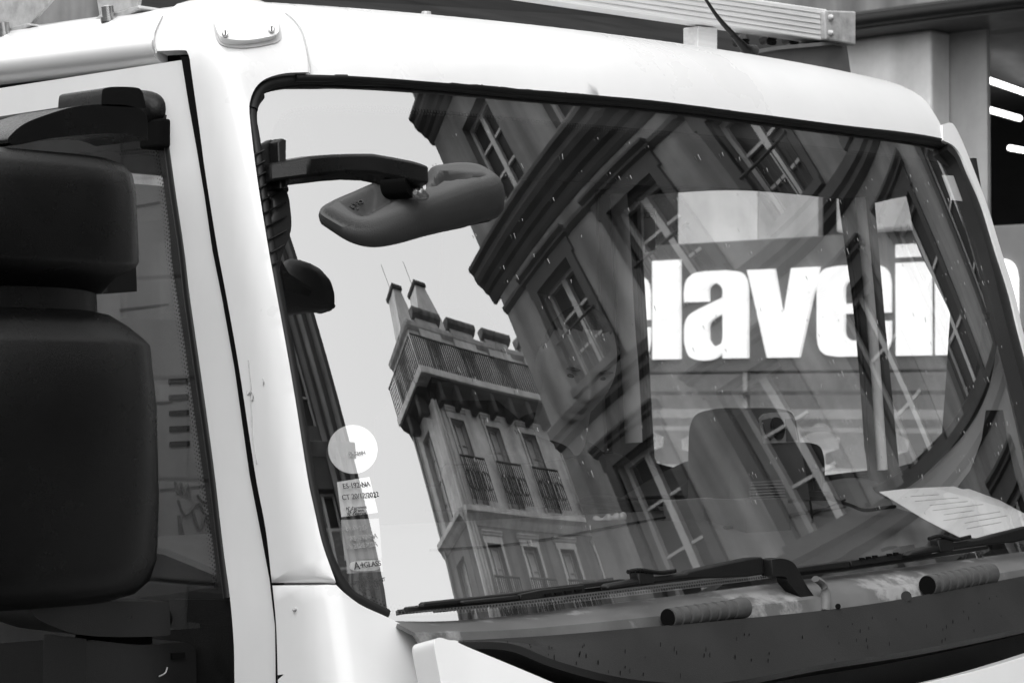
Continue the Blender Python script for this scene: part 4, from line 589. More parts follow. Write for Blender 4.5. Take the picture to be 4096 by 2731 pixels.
tube('driver_window_channel', [(0.95,1.107,2.194),(0.95,1.101,2.223),(0.95,1.069,2.237,1),(0.95,0.9876,2.238),(0.95,0.8431,2.235),(0.95,0.7039,2.222),(0.95,0.5289,2.197,1),(0.95,0.5143,2.108),(0.95,0.4922,1.973),(0.95,0.4748,1.813),(0.95,0.4585,1.606,1),(0.95,0.7749,1.569,1),(0.95,0.9163,1.588,1),(0.95,1.041,1.61),(0.95,1.062,1.622),(0.95,1.067,1.657),(0.95,1.088,1.933)], .006, RUBBER, T, 8, 4, True)
planar('driver_window', [(0.97,1.193,2.288,1),(0.97,0.5179,2.276,1),(0.97,0.4439,1.548,1),(0.97,1.194,1.526,1)], 0, .003, SHOPGLASS, T)
planar('quarter_window', [(0.972,0.4935,2.242,1),(0.972,0.3288,2.258,1),(0.972,0.2107,1.606,1),(0.972,0.458,1.553,1)], 0, .003, SHOPGLASS, T)
tube('door_divider', [(0.94,0.4713,2.191),(0.94,0.4529,2.025),(0.94,0.4346,1.839),(0.94,0.4166,1.613)], .011, PALE, T, 12, 3)
tube('pillar_cover', [(0.9,1.114,2.232),(0.9,1.103,2.104),(0.9,1.091,1.932),(0.9,1.079,1.817),(0.9,1.069,1.663)], .020, PALE, T, 12, 3)
tube('belt_strap', [(0.86,1.121,2.23),(0.86,1.106,1.988),(0.86,1.09,1.703),(0.86,1.084,1.589)], .014, mat('belt', .06, .8), T, 8, 3, flat=.3)
planar('glass_sticker', [(0.966,1.095,2.202,1),(0.966,1.06,2.202,1),(0.966,1.059,2.106,1),(0.966,1.091,2.101,1)], 0, .001, LABEL, T)
text('sticker_print', 'IVECO', [(0.963,1.073,2.186)][0], .020, INK, T, (0, -1, 0), (0, 0, 1), .0004, mirror=True)
loft('pillar_foot', [[Vector(p)+Vector((0, d, 0)) for p in [(0.9,0.09934,1.74),(0.9,0.08934,1.68),(0.9,0.07257,1.61),(0.9,0.04457,1.537),(0.9,0.1075,1.522),(0.9,0.1742,1.575),(0.9,0.1359,1.619),(0.9,0.1095,1.68)]] for d in (0, .04)], mat('gloss_black', .01, .12), T, True, 60)
# sun visor strip and header
sheet('header_trim', [[(-0.8352,0.26,2.202),(-0.4527,0.26,2.223),(-0.00648,0.26,2.24),(0.521,0.26,2.254),(1.008,0.26,2.261)], [(-0.7474,0.3,2.111),(-0.4116,0.3,2.128),(-0.2072,0.3,2.139),(0.04102,0.3,2.147),(0.259,0.3,2.158),(0.5593,0.3,2.16),(0.7035,0.3,2.166),(0.8363,0.3,2.189),(0.9281,0.3,2.227)], [(-0.6931,0.36,2.123),(-0.3498,0.36,2.14),(-0.141,0.36,2.152),(0.1126,0.36,2.16),(0.3353,0.36,2.172),(0.6422,0.36,2.175),(0.7896,0.36,2.181),(0.9253,0.36,2.204),(1.019,0.36,2.242)]], LINING, T, .01)
# seats
for x in (.45,):
    seat = loft('seat', [sring((x, yb, z), rx, ry, 3.2, 32) for z, yb, rx, ry in ((1.1, 1.12, .24, .07), (1.2, 1.13, .25, .08), (1.5, 1.18, .24, .075), (1.72, 1.22, .2, .06), (1.76, 1.23, .15, .04))], mat('seat_cloth', .045, .9, var=.25, scale=30), T)
    loft('headrest', [sring((x, yb, z), rx, ry, 3, 28) for z, yb, rx, ry in ((1.80, 1.22, .1, .03), (1.82, 1.22, .13, .045), (1.93, 1.22, .13, .045), (1.96, 1.22, .1, .03))], MATS['seat_cloth'], seat)
    loft('seat_cushion', [sring((x, .9, z), .25, .27, 4, 32) for z in (1.02, 1.05, 1.14, 1.17)], MATS['seat_cloth'], seat)
cw = Vector((.45, .62, 1.42)); ax = Vector((0, -.62, .78)); a = Vector((1, 0, 0)); b = ax.cross(a).normalized()
st_ = tube('steering_wheel', [cw+a*math.cos(q)*.21+b*math.sin(q)*.21 for q in np.linspace(0, 2*math.pi, 24, endpoint=False)], .015, BLACK, T, 10, 2, True)
for q in (0, 2.1, 4.2): tube('wheel_spoke', [cw, cw+a*math.cos(q)*.2+b*math.sin(q)*.2], .013, BLACK, st_, 8, 0)
# ================================================================== loose things in the cab and on the glass
pb = [(0.5551,0.1597,1.585,1),(0.6893,0.1803,1.587),(0.8732,0.1977,1.586,1),(0.8679,0.1743,1.581,1),(0.9447,0.1888,1.581,1),(0.8525,0.02379,1.538,1),(0.9323,-0.02027,1.493,1),(0.8458,-0.02111,1.485,1),(0.7241,0.004576,1.496,1),(0.6168,0.0166,1.5,1),(0.5711,0.06773,1.535,1)]
pb = cr(pb, 4); V_, F_ = cdt([(q[0], q[1]) for q in pb], (), 0)
pp = obj('paper_sheet', [(v[0], v[1], min(pb, key=lambda q: (q[0]-v[0])**2+(q[1]-v[1])**2)[2]) for v in V_], F_, PAPER, None); solid(pp, .001)
tag(pp, 'large white printed sheet lying on the dashboard behind the windscreen', 'paper')
for k in range(8):
    t = k/7; a = Vector([(0.5788,0.1177,1.576)][0]).lerp(Vector([(0.6275,0.03224,1.513)][0]), t); b = Vector([(0.7914,0.1312,1.576)][0]).lerp(Vector([(0.752,-0.02259,1.532)][0]), t)
    tube('printed_line', [a.lerp(b, random.uniform(0, .25)), a.lerp(b, random.uniform(.6, 1))], .0007, mat('print', .45, .8), pp, 4, 0)
def sticker(name, pts, m, label, off=.004):
    o = gsheet(name, pts, m, None, off, .0008, step=0); tag(o, label, 'sticker', 'stickers on the inside of the windscreen'); return o
def gpt(q, off=-.001): return Vector((q[0], float(gy(np.array(q[0]), np.array(q[2])))+off, q[2]))
c0 = [(-0.9561,0.005429,1.691),(-0.9137,0.0005775,1.69),(-0.9483,0.01396,1.725)]
cc = Vector(c0[0]); rx = (Vector(c0[1])-cc).length; rz = (Vector(c0[2])-cc).length
s1 = sticker('round_sticker', [tuple(cc+(Vector(c0[1])-cc)*math.cos(q)+(Vector(c0[2])-cc)*math.sin(q)) for q in np.linspace(0, 2*math.pi, 36, endpoint=False)], LABEL, 'round white sticker at the left of the windscreen, above the square ones')
s2 = sticker('inspection_sticker', [(-0.9938,-0.00206,1.646,1),(-0.9369,-0.007586,1.652,1),(-0.9333,-0.02128,1.602,1),(-0.9968,-0.0146,1.598,1)], LABEL, 'white square sticker printed with date and registration below the round one')
s3 = sticker('insurance_sticker', [(-0.9985,-0.01545,1.594,1),(-0.9335,-0.02348,1.594,1),(-0.9404,-0.03692,1.539,1),(-1.004,-0.02923,1.539,1)], LABELG, 'greyish square sticker with faint stamp, lowest of the square ones')
s4 = sticker('glazier_sticker', [(-1.001,-0.02959,1.539,1),(-0.9414,-0.03698,1.538,1),(-0.9425,-0.04125,1.521,1),(-1.004,-0.03373,1.521,1)], LABELG, 'small sticker with a dark lettered logo at the foot of the sticker column')
xd = (Vector([(-0.9373,-0.01525,1.623)][0])-Vector([(-0.998,-0.008738,1.62)][0])).normalized(); zd = Vector((0, .28, 1))
for s, q, sz, pr in (('ES-192-NA', [(-0.9662,-0.00704,1.641)], .0105, s2), ('CT 20/12/2022', [(-0.9626,-0.01142,1.626)], .0105, s2), ("N° d'agrement", [(-0.9731,-0.01452,1.61)], .006, s2), ("N° de serie", [(-0.974,-0.0155,1.606)], .006, s2), ("N° d'imprime", [(-0.974,-0.0166,1.602)], .006, s2), ('01.01  22', [(-0.9792,-0.0212,1.582)], .010, s3), ('XB-192-MA', [(-0.9702,-0.02582,1.569)], .010, s3), ('N 2626703A', [(-0.9743,-0.02816,1.558)], .010, s3), ('ES-S2404', [(-0.9552,0.003777,1.685)], .008, s1)):
    text('print', s, gpt(q[0]), sz, INK if pr is s2 else mat('faint_ink', .25, .8), pr, xd, zd, .0003)
lg = gsheet('logo_oval', [tuple(gpt(q, 0)) for q in [(-0.9985,-0.03189,1.531),(-0.9942,-0.03128,1.536),(-0.9778,-0.03301,1.537),(-0.9564,-0.03563,1.537),(-0.9467,-0.03756,1.534),(-0.9461,-0.03888,1.529),(-0.9527,-0.03928,1.524),(-0.9723,-0.03727,1.523),(-0.9912,-0.03468,1.524),(-0.9977,-0.03314,1.527)]], LABEL, s4, .0025, .0006, step=0)
text('logo_print', 'A+', gpt([(-0.9851,-0.03377,1.531)][0], -.001), .0155, INK, s4, xd, zd, .0004); text('logo_print', 'GLASS', gpt([(-0.9627,-0.03624,1.532)][0], -.001), .0105, INK, s4, xd, zd, .0004)
for s, q in (('GREEN', [(-0.9777,-0.03899,1.514)]), ('-GOBAIN SEKURIT', [(-0.9732,-0.04081,1.509)]), ('DOT 212 M', [(-0.9729,-0.04206,1.504)]), ('43R - 01.22', [(-0.9739,-0.04314,1.499)])): text('glass_mark', s, gpt(q[0], .0005), .0072, INK, T, xd, zd, .0003)
s5 = sticker('toll_sticker', [(0.7866,0.1625,2.208,1),(0.8399,0.1706,2.211,1),(0.8709,0.1728,2.205,1),(0.866,0.157,2.16,1),(0.7951,0.1467,2.158,1)], LABEL, 'white square sticker at the top right corner of the windscreen')
# clear plastic bag tape tabs behind round sticker
# splashes and droplets on the glass
dv, df_ = [], []
for k in range(230):
    x = random.uniform(-.75, .9); z = random.uniform(1.55, 2.2); L = random.uniform(.0015, .007)*(1 if random.random() < .8 else 1.6); wd = random.uniform(.0004, .0008); b = len(dv); y = float(gy(np.array(x), np.array(z)))-.0015
    dx = random.uniform(-.1, .5)*L; yl = float(gy(np.array(x+dx), np.array(z-L)))-.0015
    dv += [(x-wd, y, z), (x, y-.001, z+wd*1.5), (x+wd, y, z), (x+dx+wd, yl, z-L), (x+dx, yl-.0012, z-L-wd), (x+dx-wd, yl, z-L)]; df_.append(tuple(range(b, b+6)))
sp = obj('glass_specks', dv, df_, mat('dried_drop', .3, .7), T); sp['kind'] = 'stuff'
# ================================================================== the driver
HC = Vector((.405, .80, 1.835))
def ellip(n=60, m=44):
    V = []; F = []
    for i in range(m+1):
        th = math.pi*i/m
        for j in range(n):
            ph = 2*math.pi*j/n; V.append((math.sin(th)*math.cos(ph), math.sin(th)*math.sin(ph), math.cos(th)))
    for i in range(m):
        for j in range(n): F.append((i*n+j, i*n+(j+1) % n, (i+1)*n+(j+1) % n, (i+1)*n+j))
    return np.array(V), F
def headmesh():
    U_, F = ellip(); x, y, z = U_[:, 0]*.078, U_[:, 1]*.098, U_[:, 2]*.122
    fr = np.clip(-U_[:, 1], 0, 1)
    g = lambda cx, cz, sx, sz: np.exp(-((x-cx)/sx)**2-((z-cz)/sz)**2)
    jaw = np.clip((-z-.01)/.11, 0, 1); x = x*(1-.30*jaw); y = np.where(y > 0, y*(1-.45*jaw), y)
    yo = -.026*g(0, -.028, .013, .016)-.014*g(0, -.005, .010, .026)+.013*(g(.033, .008, .018, .012)+g(-.033, .008, .018, .012))-.008*(g(.03, .030, .024, .009)+g(-.03, .030, .024, .009))-.006*(g(.045, -.025, .02, .02)+g(-.045, -.025, .02, .02))
    yo += -.007*g(0, -.058, .022, .006)-.006*g(0, -.070, .020, .006)+.006*g(0, -.0640, .024, .0028)-.010*g(0, -.098, .022, .016)+.006*g(0, -.082, .022, .007)
    y = y+yo*np.where(fr > 0, 1, 0)*np.clip(fr*2, 0, 1)
    return np.stack([x, y, z], 1), F
def joined(parts, name, vox, m, parent=None, sm=6):
    V = []; F = []
    for v, f in parts:
        b = len(V); V += [tuple(q) for q in v]; F += [tuple(i+b for i in q) for q in f]
    me = bpy.data.meshes.new(name); me.from_pydata(V, [], F); me.validate(); bm = bmesh.new(); bm.from_mesh(me); bmesh.ops.recalc_face_normals(bm, faces=bm.faces); bm.to_mesh(me); bm.free()
    me.materials.append(m); o = bpy.data.objects.new(name, me); link(o, parent)
    r = o.modifiers.new('remesh', 'REMESH'); r.mode = 'VOXEL'; r.voxel_size = vox; r.use_smooth_shade = True
    s = o.modifiers.new('smooth', 'SMOOTH'); s.iterations = sm; s.factor = .5; return o
def capsule(p, q, r0, r1, n=18, flat=1.):
    p, q = Vector(p), Vector(q); t = (q-p).normalized(); a = t.cross(Vector((0, 0, 1)));
    if a.length < .05: a = t.cross(Vector((0, 1, 0)))
    a.normalize(); b = a.cross(t); V = []; F = []
    st = [(-.95, .3), (-.7, .71), (-.3, .95), (0, 1)]; rows = [(p+t*r0*d, r0*s) for d, s in st]+[(q+t*r1*d, r1*s) for d, s in ((0, 1), (.3, .95), (.7, .71), (.95, .3))]
    for c, r in rows: V += [c+a*math.cos(2*math.pi*j/n)*r+b*math.sin(2*math.pi*j/n)*r*flat for j in range(n)]
    for i in range(len(rows)-1):
        for j in range(n): F.append((i*n+j, i*n+(j+1) % n, (i+1)*n+(j+1) % n, (i+1)*n+j))
    F += [tuple(range(n)), tuple(range((len(rows)-1)*n, len(rows)*n))]; return V, F
RH = Matrix.Rotation(math.radians(-34), 3, 'Z') @ Matrix.Rotation(math.radians(24), 3, 'X') @ Matrix.Rotation(math.radians(5), 3, 'Y')
def H(v): return HC+RH @ Vector(v)
hv, hf = headmesh(); parts = [([H(v) for v in hv], hf)]
for s in (-1, 1):
    ev, ef = ellip(20, 14); parts.append(([H((s*.077+v[0]*.008, .012+v[1]*.018, -.005+v[2]*.032)) for v in ev], ef))
NB = Vector((.45, .90, 1.66)); parts.append(capsule(H((0, .03, -.06)), NB, .054, .06))
# hands: palm and five fingers each
def hand(W, fwd, side, up):
    W, fwd, side = Vector(W), Vector(fwd).normalized(), Vector(side).normalized(); up = side.cross(fwd).normalized()
    ps = [capsule(W-fwd*.05, W+fwd*.02, .026, .030, 16, .75), capsule(W+fwd*.02, W+fwd*.075, .036, .040, 18, .5)]
    for k, (o, L) in enumerate(((-.030, .062), (-.010, .074), (.010, .070), (.030, .054))):
        b = W+fwd*.088+side*o; m1 = b+fwd*L*.5-up*.012; m2 = m1+fwd*L*.3-up*.026
        ps += [capsule(b-fwd*.012, m1, .0098, .009, 10), capsule(m1, m2, .009, .008, 10)]
    b = W+fwd*.02-side*.034; m1 = b+fwd*.035-side*.022-up*.01; ps += [capsule(b, m1, .0125, .0105, 10), capsule(m1, m1+fwd*.028-side*.004-up*.008, .0105, .009, 10)]
    return ps
WR = Vector((.14, .56, 1.50)); WL = Vector((.62, .56, 1.46))
parts += hand(WR, (-.35, -.9, .05), (.9, -.35, .1), None)+hand(WL, (-.3, -.95, .1), (-.95, .3, .1), None)
SH = [Vector((.26, .92, 1.575)), Vector((.64, .92, 1.575))]; EL = [Vector((.14, .82, 1.36)), Vector((.74, .80, 1.34))]
parts += [capsule(EL[0], WR, .042, .028), capsule(EL[1], WL, .042, .028), capsule(SH[0], EL[0], .05, .042), capsule(SH[1], EL[1], .05, .042), capsule(NB, (.45, .96, 1.5), .055, .09), capsule((.45, .96, 1.5), (.45, .98, 1.2), .12, .13), capsule(SH[0], SH[1], .055, .055), capsule((.36, .95, 1.2), (.33, .55, 1.22), .075, .06), capsule((.54, .95, 1.2), (.57, .55, 1.22), .075, .06), capsule((.33, .55, 1.22), (.32, .42, 1.08), .06, .05), capsule((.57, .55, 1.22), (.58, .42, 1.08), .06, .05)]
pe = joined(parts, 'person', .0048, SKIN, None, 3)
tag(pe, 'person in a dark jacket sitting at the wheel, head bowed, seen through the windscreen', 'person')
jp = [capsule(SH[0], EL[0], .068, .058), capsule(SH[1], EL[1], .068, .058), capsule(EL[0], WR+(EL[0]-WR)*.18, .058, .043), capsule(EL[1], WL+(EL[1]-WL)*.18, .058, .043), capsule((.45, .93, 1.52), (.45, .97, 1.2), .155, .16), capsule(SH[0], SH[1], .075, .075), capsule((.37, .91, 1.59), (.45, .95, 1.61), .06, .085), capsule((.53, .91, 1.59), (.45, .95, 1.61), .06, .085), capsule((.40, .86, 1.625), (.45, .95, 1.665), .045, .072), capsule((.5, .86, 1.625), (.45, .95, 1.665), .045, .072)]
joined(jp, 'jacket', .008, JACKET, pe, 4)
U_, F_ = ellip(60, 44)
keep = [(i, v) for i, v in enumerate(hv) if (v[2] > .062+.5*max(0, -v[1]-.0)) or (v[1] > .02 and v[2] > -.05) or (v[1] > -.01 and v[2] > .02)]
ks = {i: n for n, (i, v) in enumerate(keep)}
hm = obj('hair', [H((v[0]*1.02, v[1]*1.02+.001, v[2]*1.015)) for i, v in keep], [tuple(ks[i] for i in f) for f in F_ if all(i in ks for i in f)], HAIR, pe, True, 80)
for s in (-1, 1):
    ev, ef = ellip(16, 12); obj('eye', [H((s*.032+v[0]*.009, -.0775+v[1]*.007, .004+v[2]*.004)) for v in ev], ef, mat('eye', .03, .2), pe, True, 80)
    obj('eyebrow', [H((s*.033+v[0]*.017, -.0925+v[1]*.005, .024+v[2]*.003+0)) for v in ev], ef, mat('brow_hair', .16, .8), pe, True, 80)
# ================================================================== street
def struct(o): o['kind'] = 'structure'; return o
struct(box('ground', (-60, -80, -.2), (70, 80, 0), ASPH))
struct(box('pavement', (9.2, -10.4, 0), (11.4, 40, .14), PAVE, None, .01)); struct(box('pavement', (-5.15, -12, 0), (-2.6, 40, .14), PAVE, None, .01))
# generic openings in a facade plane; fp(u, z, d) maps facade coordinates to the world (d = depth into the wall)
def fbox(name, fp, u0, u1, z0, z1, d0, d1, m, parent, bevel=0):
    v = [fp(u, z, d) for u in (u0, u1) for d in (d0, d1) for z in (z0, z1)]
    o = obj(name, v, [(0, 1, 3, 2), (4, 6, 7, 5), (0, 4, 5, 1), (2, 3, 7, 6), (0, 2, 6, 4), (1, 5, 7, 3)], m, parent)
    if bevel: bev(o, bevel)
    return o
def wall(name, fp, u0, u1, z0, z1, wins, m, parent, th=.35):
    V, F = cdt([(u0, z0), (u1, z0), (u1, z1), (u0, z1)], [[(a, c), (b, c), (b, d), (a, d)] for a, b, c, d in wins], 0)
    W = [fp(u, z, 0) for u, z in V]; n = Vector(fp(0, 0, -1))-Vector(fp(0, 0, 0))
    return thick_mesh(name, W, F, np.tile(np.array(n), (len(W), 1)), th, m, parent, False)
def cornice(name, fp, u0, u1, z, prof, m, parent, ret=0):
    """moulding swept along u; prof [(dz, out)]"""
    r = [[fp(u, z+dz_, -o) for dz_, o in prof]+[fp(u, z+prof[-1][0], .05), fp(u, z+prof[0][0], .05)] for u in (u0, u1)]
    return loft(name, r, m, parent, False)
def window(fp, a, b, c, d, parent, rec=.22, muntin=2, trans=None, frame=FRAMEW, surround=None, light=False):
    w_ = fbox('window', fp, a-.02, b+.02, c-.02, d+.02, rec+.05, rec+.07, CURT if light else PANE, parent)
    t = .06
    for u0, u1, z0, z1 in ((a, a+t, c, d), (b-t, b, c, d), (a+t, b-t, c, c+t), (a+t, b-t, d-t, d)): fbox('frame', fp, u0, u1, z0, z1, rec-.02, rec+.06, frame, w_)
    mm = (a+b)/2; fbox('mullion', fp, mm-.05, mm+.05, c+t, d-t, rec-.03, rec+.055, frame, w_)
    for k in range(1, muntin+1):
        zz = c+(d-c)*k/(muntin+1); fbox('muntin', fp, a+t, mm-.05, zz-.018, zz+.018, rec, rec+.055, frame, w_); fbox('muntin', fp, mm+.05, b-t, zz-.018, zz+.018, rec, rec+.055, frame, w_)
    if surround:
        s = .14
        for u0, u1, z0, z1 in ((a-s, a, c, d), (b, b+s, c, d), (a-s-.04, b+s+.04, d, d+.2)): fbox('surround', fp, u0, u1, z0, z1, -.05, .05, surround, w_)
        cornice('hood_mould', fp, a-s-.1, b+s+.1, d+.2, [(0, .03), (.03, .10), (.06, .10), (.10, .16), (.13, .16)], surround, w_)
        fbox('sill', fp, a-s, b+s, c-.1, c, -.12, .05, surround, w_)
    return w_
# --- limestone building opposite, beyond the shop (it fills the right of the windscreen's reflection)
FB = thing('stone_building', 'grey limestone building with moulded cornices and tall windows reflected in the windscreen', 'building', loc=(12, -3, 0))
fF = lambda u, z, d: (11.5+d, u, z)
wins = []; cols = [(-9.74+k*1.84, -8.88+k*1.84) for k in range(7)]; rows = [(7.72, 9.10), (4.75, 6.62), (10.4, 11.75), (1.6, 3.7)]
for a, b in cols:
    for c, d in rows: wins.append((a, b, c, d))
wall('wall', fF, -10.65, 4.6, .14, 14.2, wins, STONE, FB)
for a, b in cols:
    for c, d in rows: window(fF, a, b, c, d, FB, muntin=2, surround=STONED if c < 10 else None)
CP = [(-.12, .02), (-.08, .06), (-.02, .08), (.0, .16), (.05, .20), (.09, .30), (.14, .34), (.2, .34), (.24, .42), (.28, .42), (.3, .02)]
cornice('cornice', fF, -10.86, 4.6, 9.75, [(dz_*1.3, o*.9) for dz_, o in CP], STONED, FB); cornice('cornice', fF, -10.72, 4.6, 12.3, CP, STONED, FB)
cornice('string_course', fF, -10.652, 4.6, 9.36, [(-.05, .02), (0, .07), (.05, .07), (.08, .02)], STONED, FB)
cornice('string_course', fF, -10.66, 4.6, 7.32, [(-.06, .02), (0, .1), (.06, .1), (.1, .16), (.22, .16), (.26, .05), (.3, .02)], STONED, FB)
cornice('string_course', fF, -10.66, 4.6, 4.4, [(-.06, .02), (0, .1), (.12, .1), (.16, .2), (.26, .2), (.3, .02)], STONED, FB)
box('side_wall', (11.86, -10.645, .14), (24, -10.3, 14.2), STONE2, FB); box('back_block', (12.2, -10.29, .14), (24, 4.6, 14.1), STONED, FB)
for k, (a, b) in enumerate(cols):
    if k % 1 == 0:
        r_ = tube('window_railing', [fF(a-.05, 8.35, -.06), fF(b+.05, 8.35, -.06)], .02, IRON, FB, 6, 0)
        for q in np.linspace(a, b, 9): tube('baluster', [fF(q, 7.72, -.06), fF(q, 8.35, -.06)], .011, IRON, r_, 5, 0)
for k in range(26): fbox('zinc_seam', fF, -10.6+k*.6, -10.57+k*.6, 12.75, 14.25, -.05, .01, ZINC, FB)
# --- corner building with the long balcony, across the side street
CB = thing('corner_building', 'pale corner apartment building with long iron balcony and chimney stacks, reflected in the windscreen', 'building', loc=(24, -30, 0))
r6 = math.radians(6); cxx, cyy = 22.75, -27.0
fR = lambda u, z, d: (cxx+u*math.cos(r6)+(-d)*math.sin(r6)*0-d*0+d*math.sin(-r6)*0, cyy-u*math.sin(r6)-d, z)
fL = lambda u, z, d: (cxx+d, cyy-u, z)
wr = [(1.0+k*2.45, 1.95+k*2.45) for k in range(4)]; wz = [(14.1, 16.75), (10.6, 13.0), (7.2, 9.6), (3.6, 6.2)]; wt = (18.05, 19.35)
hol = [(a, b, c, d) for a, b in wr for c, d in wz]+[(a, b, *wt) for a, b in wr]
wall('wall', fR, 0, 11, 13.5, 19.6, [q for q in hol if q[2] > 13.5], STONEB, CB, .4); wall('lower_wall', fR, 0, 11, .0, 13.495, [q for q in hol if q[2] < 13.5], STONE, CB, .4)
hl = [(a, b, c, d) for a, b in ((.9, 1.7),) for c, d in wz+[wt]]
wall('wall', fL, .41, 2.5, 13.5, 19.6, [q for q in hl if q[2] > 13.5], STONEB, CB, .4); wall('lower_wall', fL, .41, 2.5, 0, 13.495, [q for q in hl if q[2] < 13.5], STONE, CB, .4)
for a, b, c, d in hol: window(fR, a, b, c, d, CB, .25, 3, surround=STONEB if c < 18 else None, light=True)
for a, b, c, d in hl: window(fL, a, b, c, d, CB, .25, 3, light=True)
for f, u1 in ((fR, 11), (fL, 2.5)):
    n_ = .75
    fbox('balcony_slab', f, -n_ if f is fR else .01-n_+.74, u1, 17.62, 17.85, -n_, .02, STONEB, CB, .03)
    cornice('balcony_cornice', f, 0, u1, 17.2, [(0, .02), (.1, .1), (.2, .16), (.3, .5), (.42, .62)], STONED, CB)
    for k in range(int(u1/1.2)): fbox('console', f, .3+k*1.2, .62+k*1.2, 16.95, 17.6, -.6, 0, STONED, CB, .08)
    rl = tube('railing', [f(-n_+.05 if f is fR else -.6, 18.85, -n_+.05), f(u1, 18.85, -n_+.05)], .03, IRON, CB, 6, 0)
    bv, bf = [], []
    for q in np.arange(-n_+.05 if f is fR else -.6, u1, .15):
        b = len(bv); bv += [f(q+du, zz, -n_+.05+dd) for zz in (17.85, 18.85) for du, dd in ((-.022, -.022), (.022, -.022), (.022, .022), (-.022, .022))]
        bf += [(b, b+1, b+5, b+4), (b+1, b+2, b+6, b+5), (b+2, b+3, b+7, b+6), (b+3, b, b+4, b+7)]
    o = obj('railing_bars', bv, bf, IRON, rl); o['kind'] = 'stuff'
    cornice('floor_cornice', f, 0, u1, 13.5, [(0, .02), (.1, .12), (.2, .2), (.3, .32), (.45, .32), (.5, .02)], STONEB, CB)
    cornice('roof_cornice', f, -.1, u1, 19.5, [(0, .02), (.08, .15), (.2, .2), (.3, .02)], STONEB, CB)
for a, b in wr[:4]:
    fbox('dormer', fR, a-.3, b+.3, 19.3, 19.9, -.12, .6, STONEB, CB); cornice('dormer_hood', fR, a-.5, b+.5, 19.9, [(0, .1), (.08, .3), (.16, .34), (.25, .34), (.28, .1)], STONE, CB)
for a, b in wr:
    for c, d in wz[:2]:
        rr = tube('window_guard', [fR(a-.35, c+1.35, -.3), fR(b+.35, c+1.35, -.3)], .035, IRON, CB, 6, 0)
        for q in np.linspace(a-.35, b+.35, 13): tube('guard_bar', [fR(q, c+.05, -.3), fR(q, c+1.35, -.3)], .02, IRON, rr, 5, 0)
        for k in range(7):
            cu = a-.2+(b-a+.4)*k/6; tube('scroll', [fR(cu+.13*math.cos(t), c+.65+.3*math.sin(t), -.3) for t in np.linspace(0, 5.5, 9)], .022, IRON, rr, 5, 0)
for k in range(3): tube('corner_pilaster', [fR(.25+k*.22-.2, 0, -.05), fR(.25+k*.22-.2, 17.2, -.05)], .09, STONEB, CB, 8, 0)
tube('rain_pipe', [fL(2.2, 0, -.12), fL(2.2, 19, -.12)], .07, ZINC, CB, 8, 0)
mr = obj('mansard_roof', [(cxx+.2, cyy-.3, 19.8), (cxx+11, cyy-1.5, 19.8), (cxx+11, cyy-5, 19.8), (cxx+.2, cyy-2.8, 19.8), (cxx+1.2, cyy-1.6, 20.35), (cxx+11, cyy-2.6, 20.35), (cxx+11, cyy-4, 20.35), (cxx+1.2, cyy-2.5, 20.35)], [(0, 1, 5, 4), (1, 2, 6, 5), (2, 3, 7, 6), (3, 0, 4, 7), (4, 5, 6, 7)], ZINC, CB)
for u, w0, w1, zt in ((.9, 1.5, .55, 21.45), (2.9, 2.5, .7, 21.9)):
    ch = obj('chimney_stack', [fR(u+dx, z, d) for z, wdt in ((19.9, w0), (zt, w1)) for dx, d in ((-wdt/2, .8), (wdt/2, .8), (wdt/2, 1.6), (-wdt/2, 1.6))], [(0, 1, 5, 4), (1, 2, 6, 5), (2, 3, 7, 6), (3, 0, 4, 7), (4, 5, 6, 7), (0, 1, 2, 3)], CONC, CB)
    fbox('chimney_cap', fR, u-w1/2-.08, u+w1/2+.08, zt, zt+.12, .7, 1.7, STONED, ch)
    tube('tv_aerial', [fR(u-w1/4, zt, 1.2), fR(u-w1/4-.1, zt+1.1, 1.2)], .015, IRON, ch, 5, 0)
# --- building closing the far side of the junction (dark strip at the left of the reflection)
DB = thing('dark_building', 'sooty stone building at the far side of the junction, behind the camera', 'building', loc=(4, -20, 0))
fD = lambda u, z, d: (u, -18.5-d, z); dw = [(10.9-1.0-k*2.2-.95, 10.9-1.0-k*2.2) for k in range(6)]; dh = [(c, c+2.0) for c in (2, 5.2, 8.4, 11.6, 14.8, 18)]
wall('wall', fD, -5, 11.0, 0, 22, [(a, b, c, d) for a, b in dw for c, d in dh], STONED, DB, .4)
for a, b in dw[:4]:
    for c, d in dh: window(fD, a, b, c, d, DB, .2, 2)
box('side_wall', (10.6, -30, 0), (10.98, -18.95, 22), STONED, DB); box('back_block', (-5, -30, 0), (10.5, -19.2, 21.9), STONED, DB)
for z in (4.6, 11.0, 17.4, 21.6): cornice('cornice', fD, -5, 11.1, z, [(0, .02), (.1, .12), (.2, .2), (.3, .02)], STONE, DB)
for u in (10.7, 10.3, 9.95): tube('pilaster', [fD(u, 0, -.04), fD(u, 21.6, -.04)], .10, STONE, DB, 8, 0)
# --- unseen ashlar wall on the camera's side, low and pale to bounce light
EB = thing('ashlar_building', 'unseen stone block building on the near pavement, kept to bounce light onto the truck, faintly mirrored in its door window', 'building', loc=(-6, 8, 0))
box('core_wall', (-8, -2, .0), (-5.26, 26, 5.0), mat('mortar', .5, .9, var=.2), EB)
mS = None
for r in range(26):
    z0 = .14+r*.43
    for k in range(9):
        y0 = 2.2+k*.92+(r % 2)*.46
        if z0 > 3.2: continue
        if mS is None:
            b_ = box('stone', (-5.27, 0, 0), (-5.2, .905, .415), mat('ashlar', .5, .85, var=.3, scale=3, bump=.2, streak=.3), EB, .008); mS = b_.data; s_ = b_
        else:
            s_ = b_.copy(); link(s_, EB)
        s_.matrix_parent_inverse = Matrix.Translation(EB.location).inverted(); s_.location = (0, y0, z0)
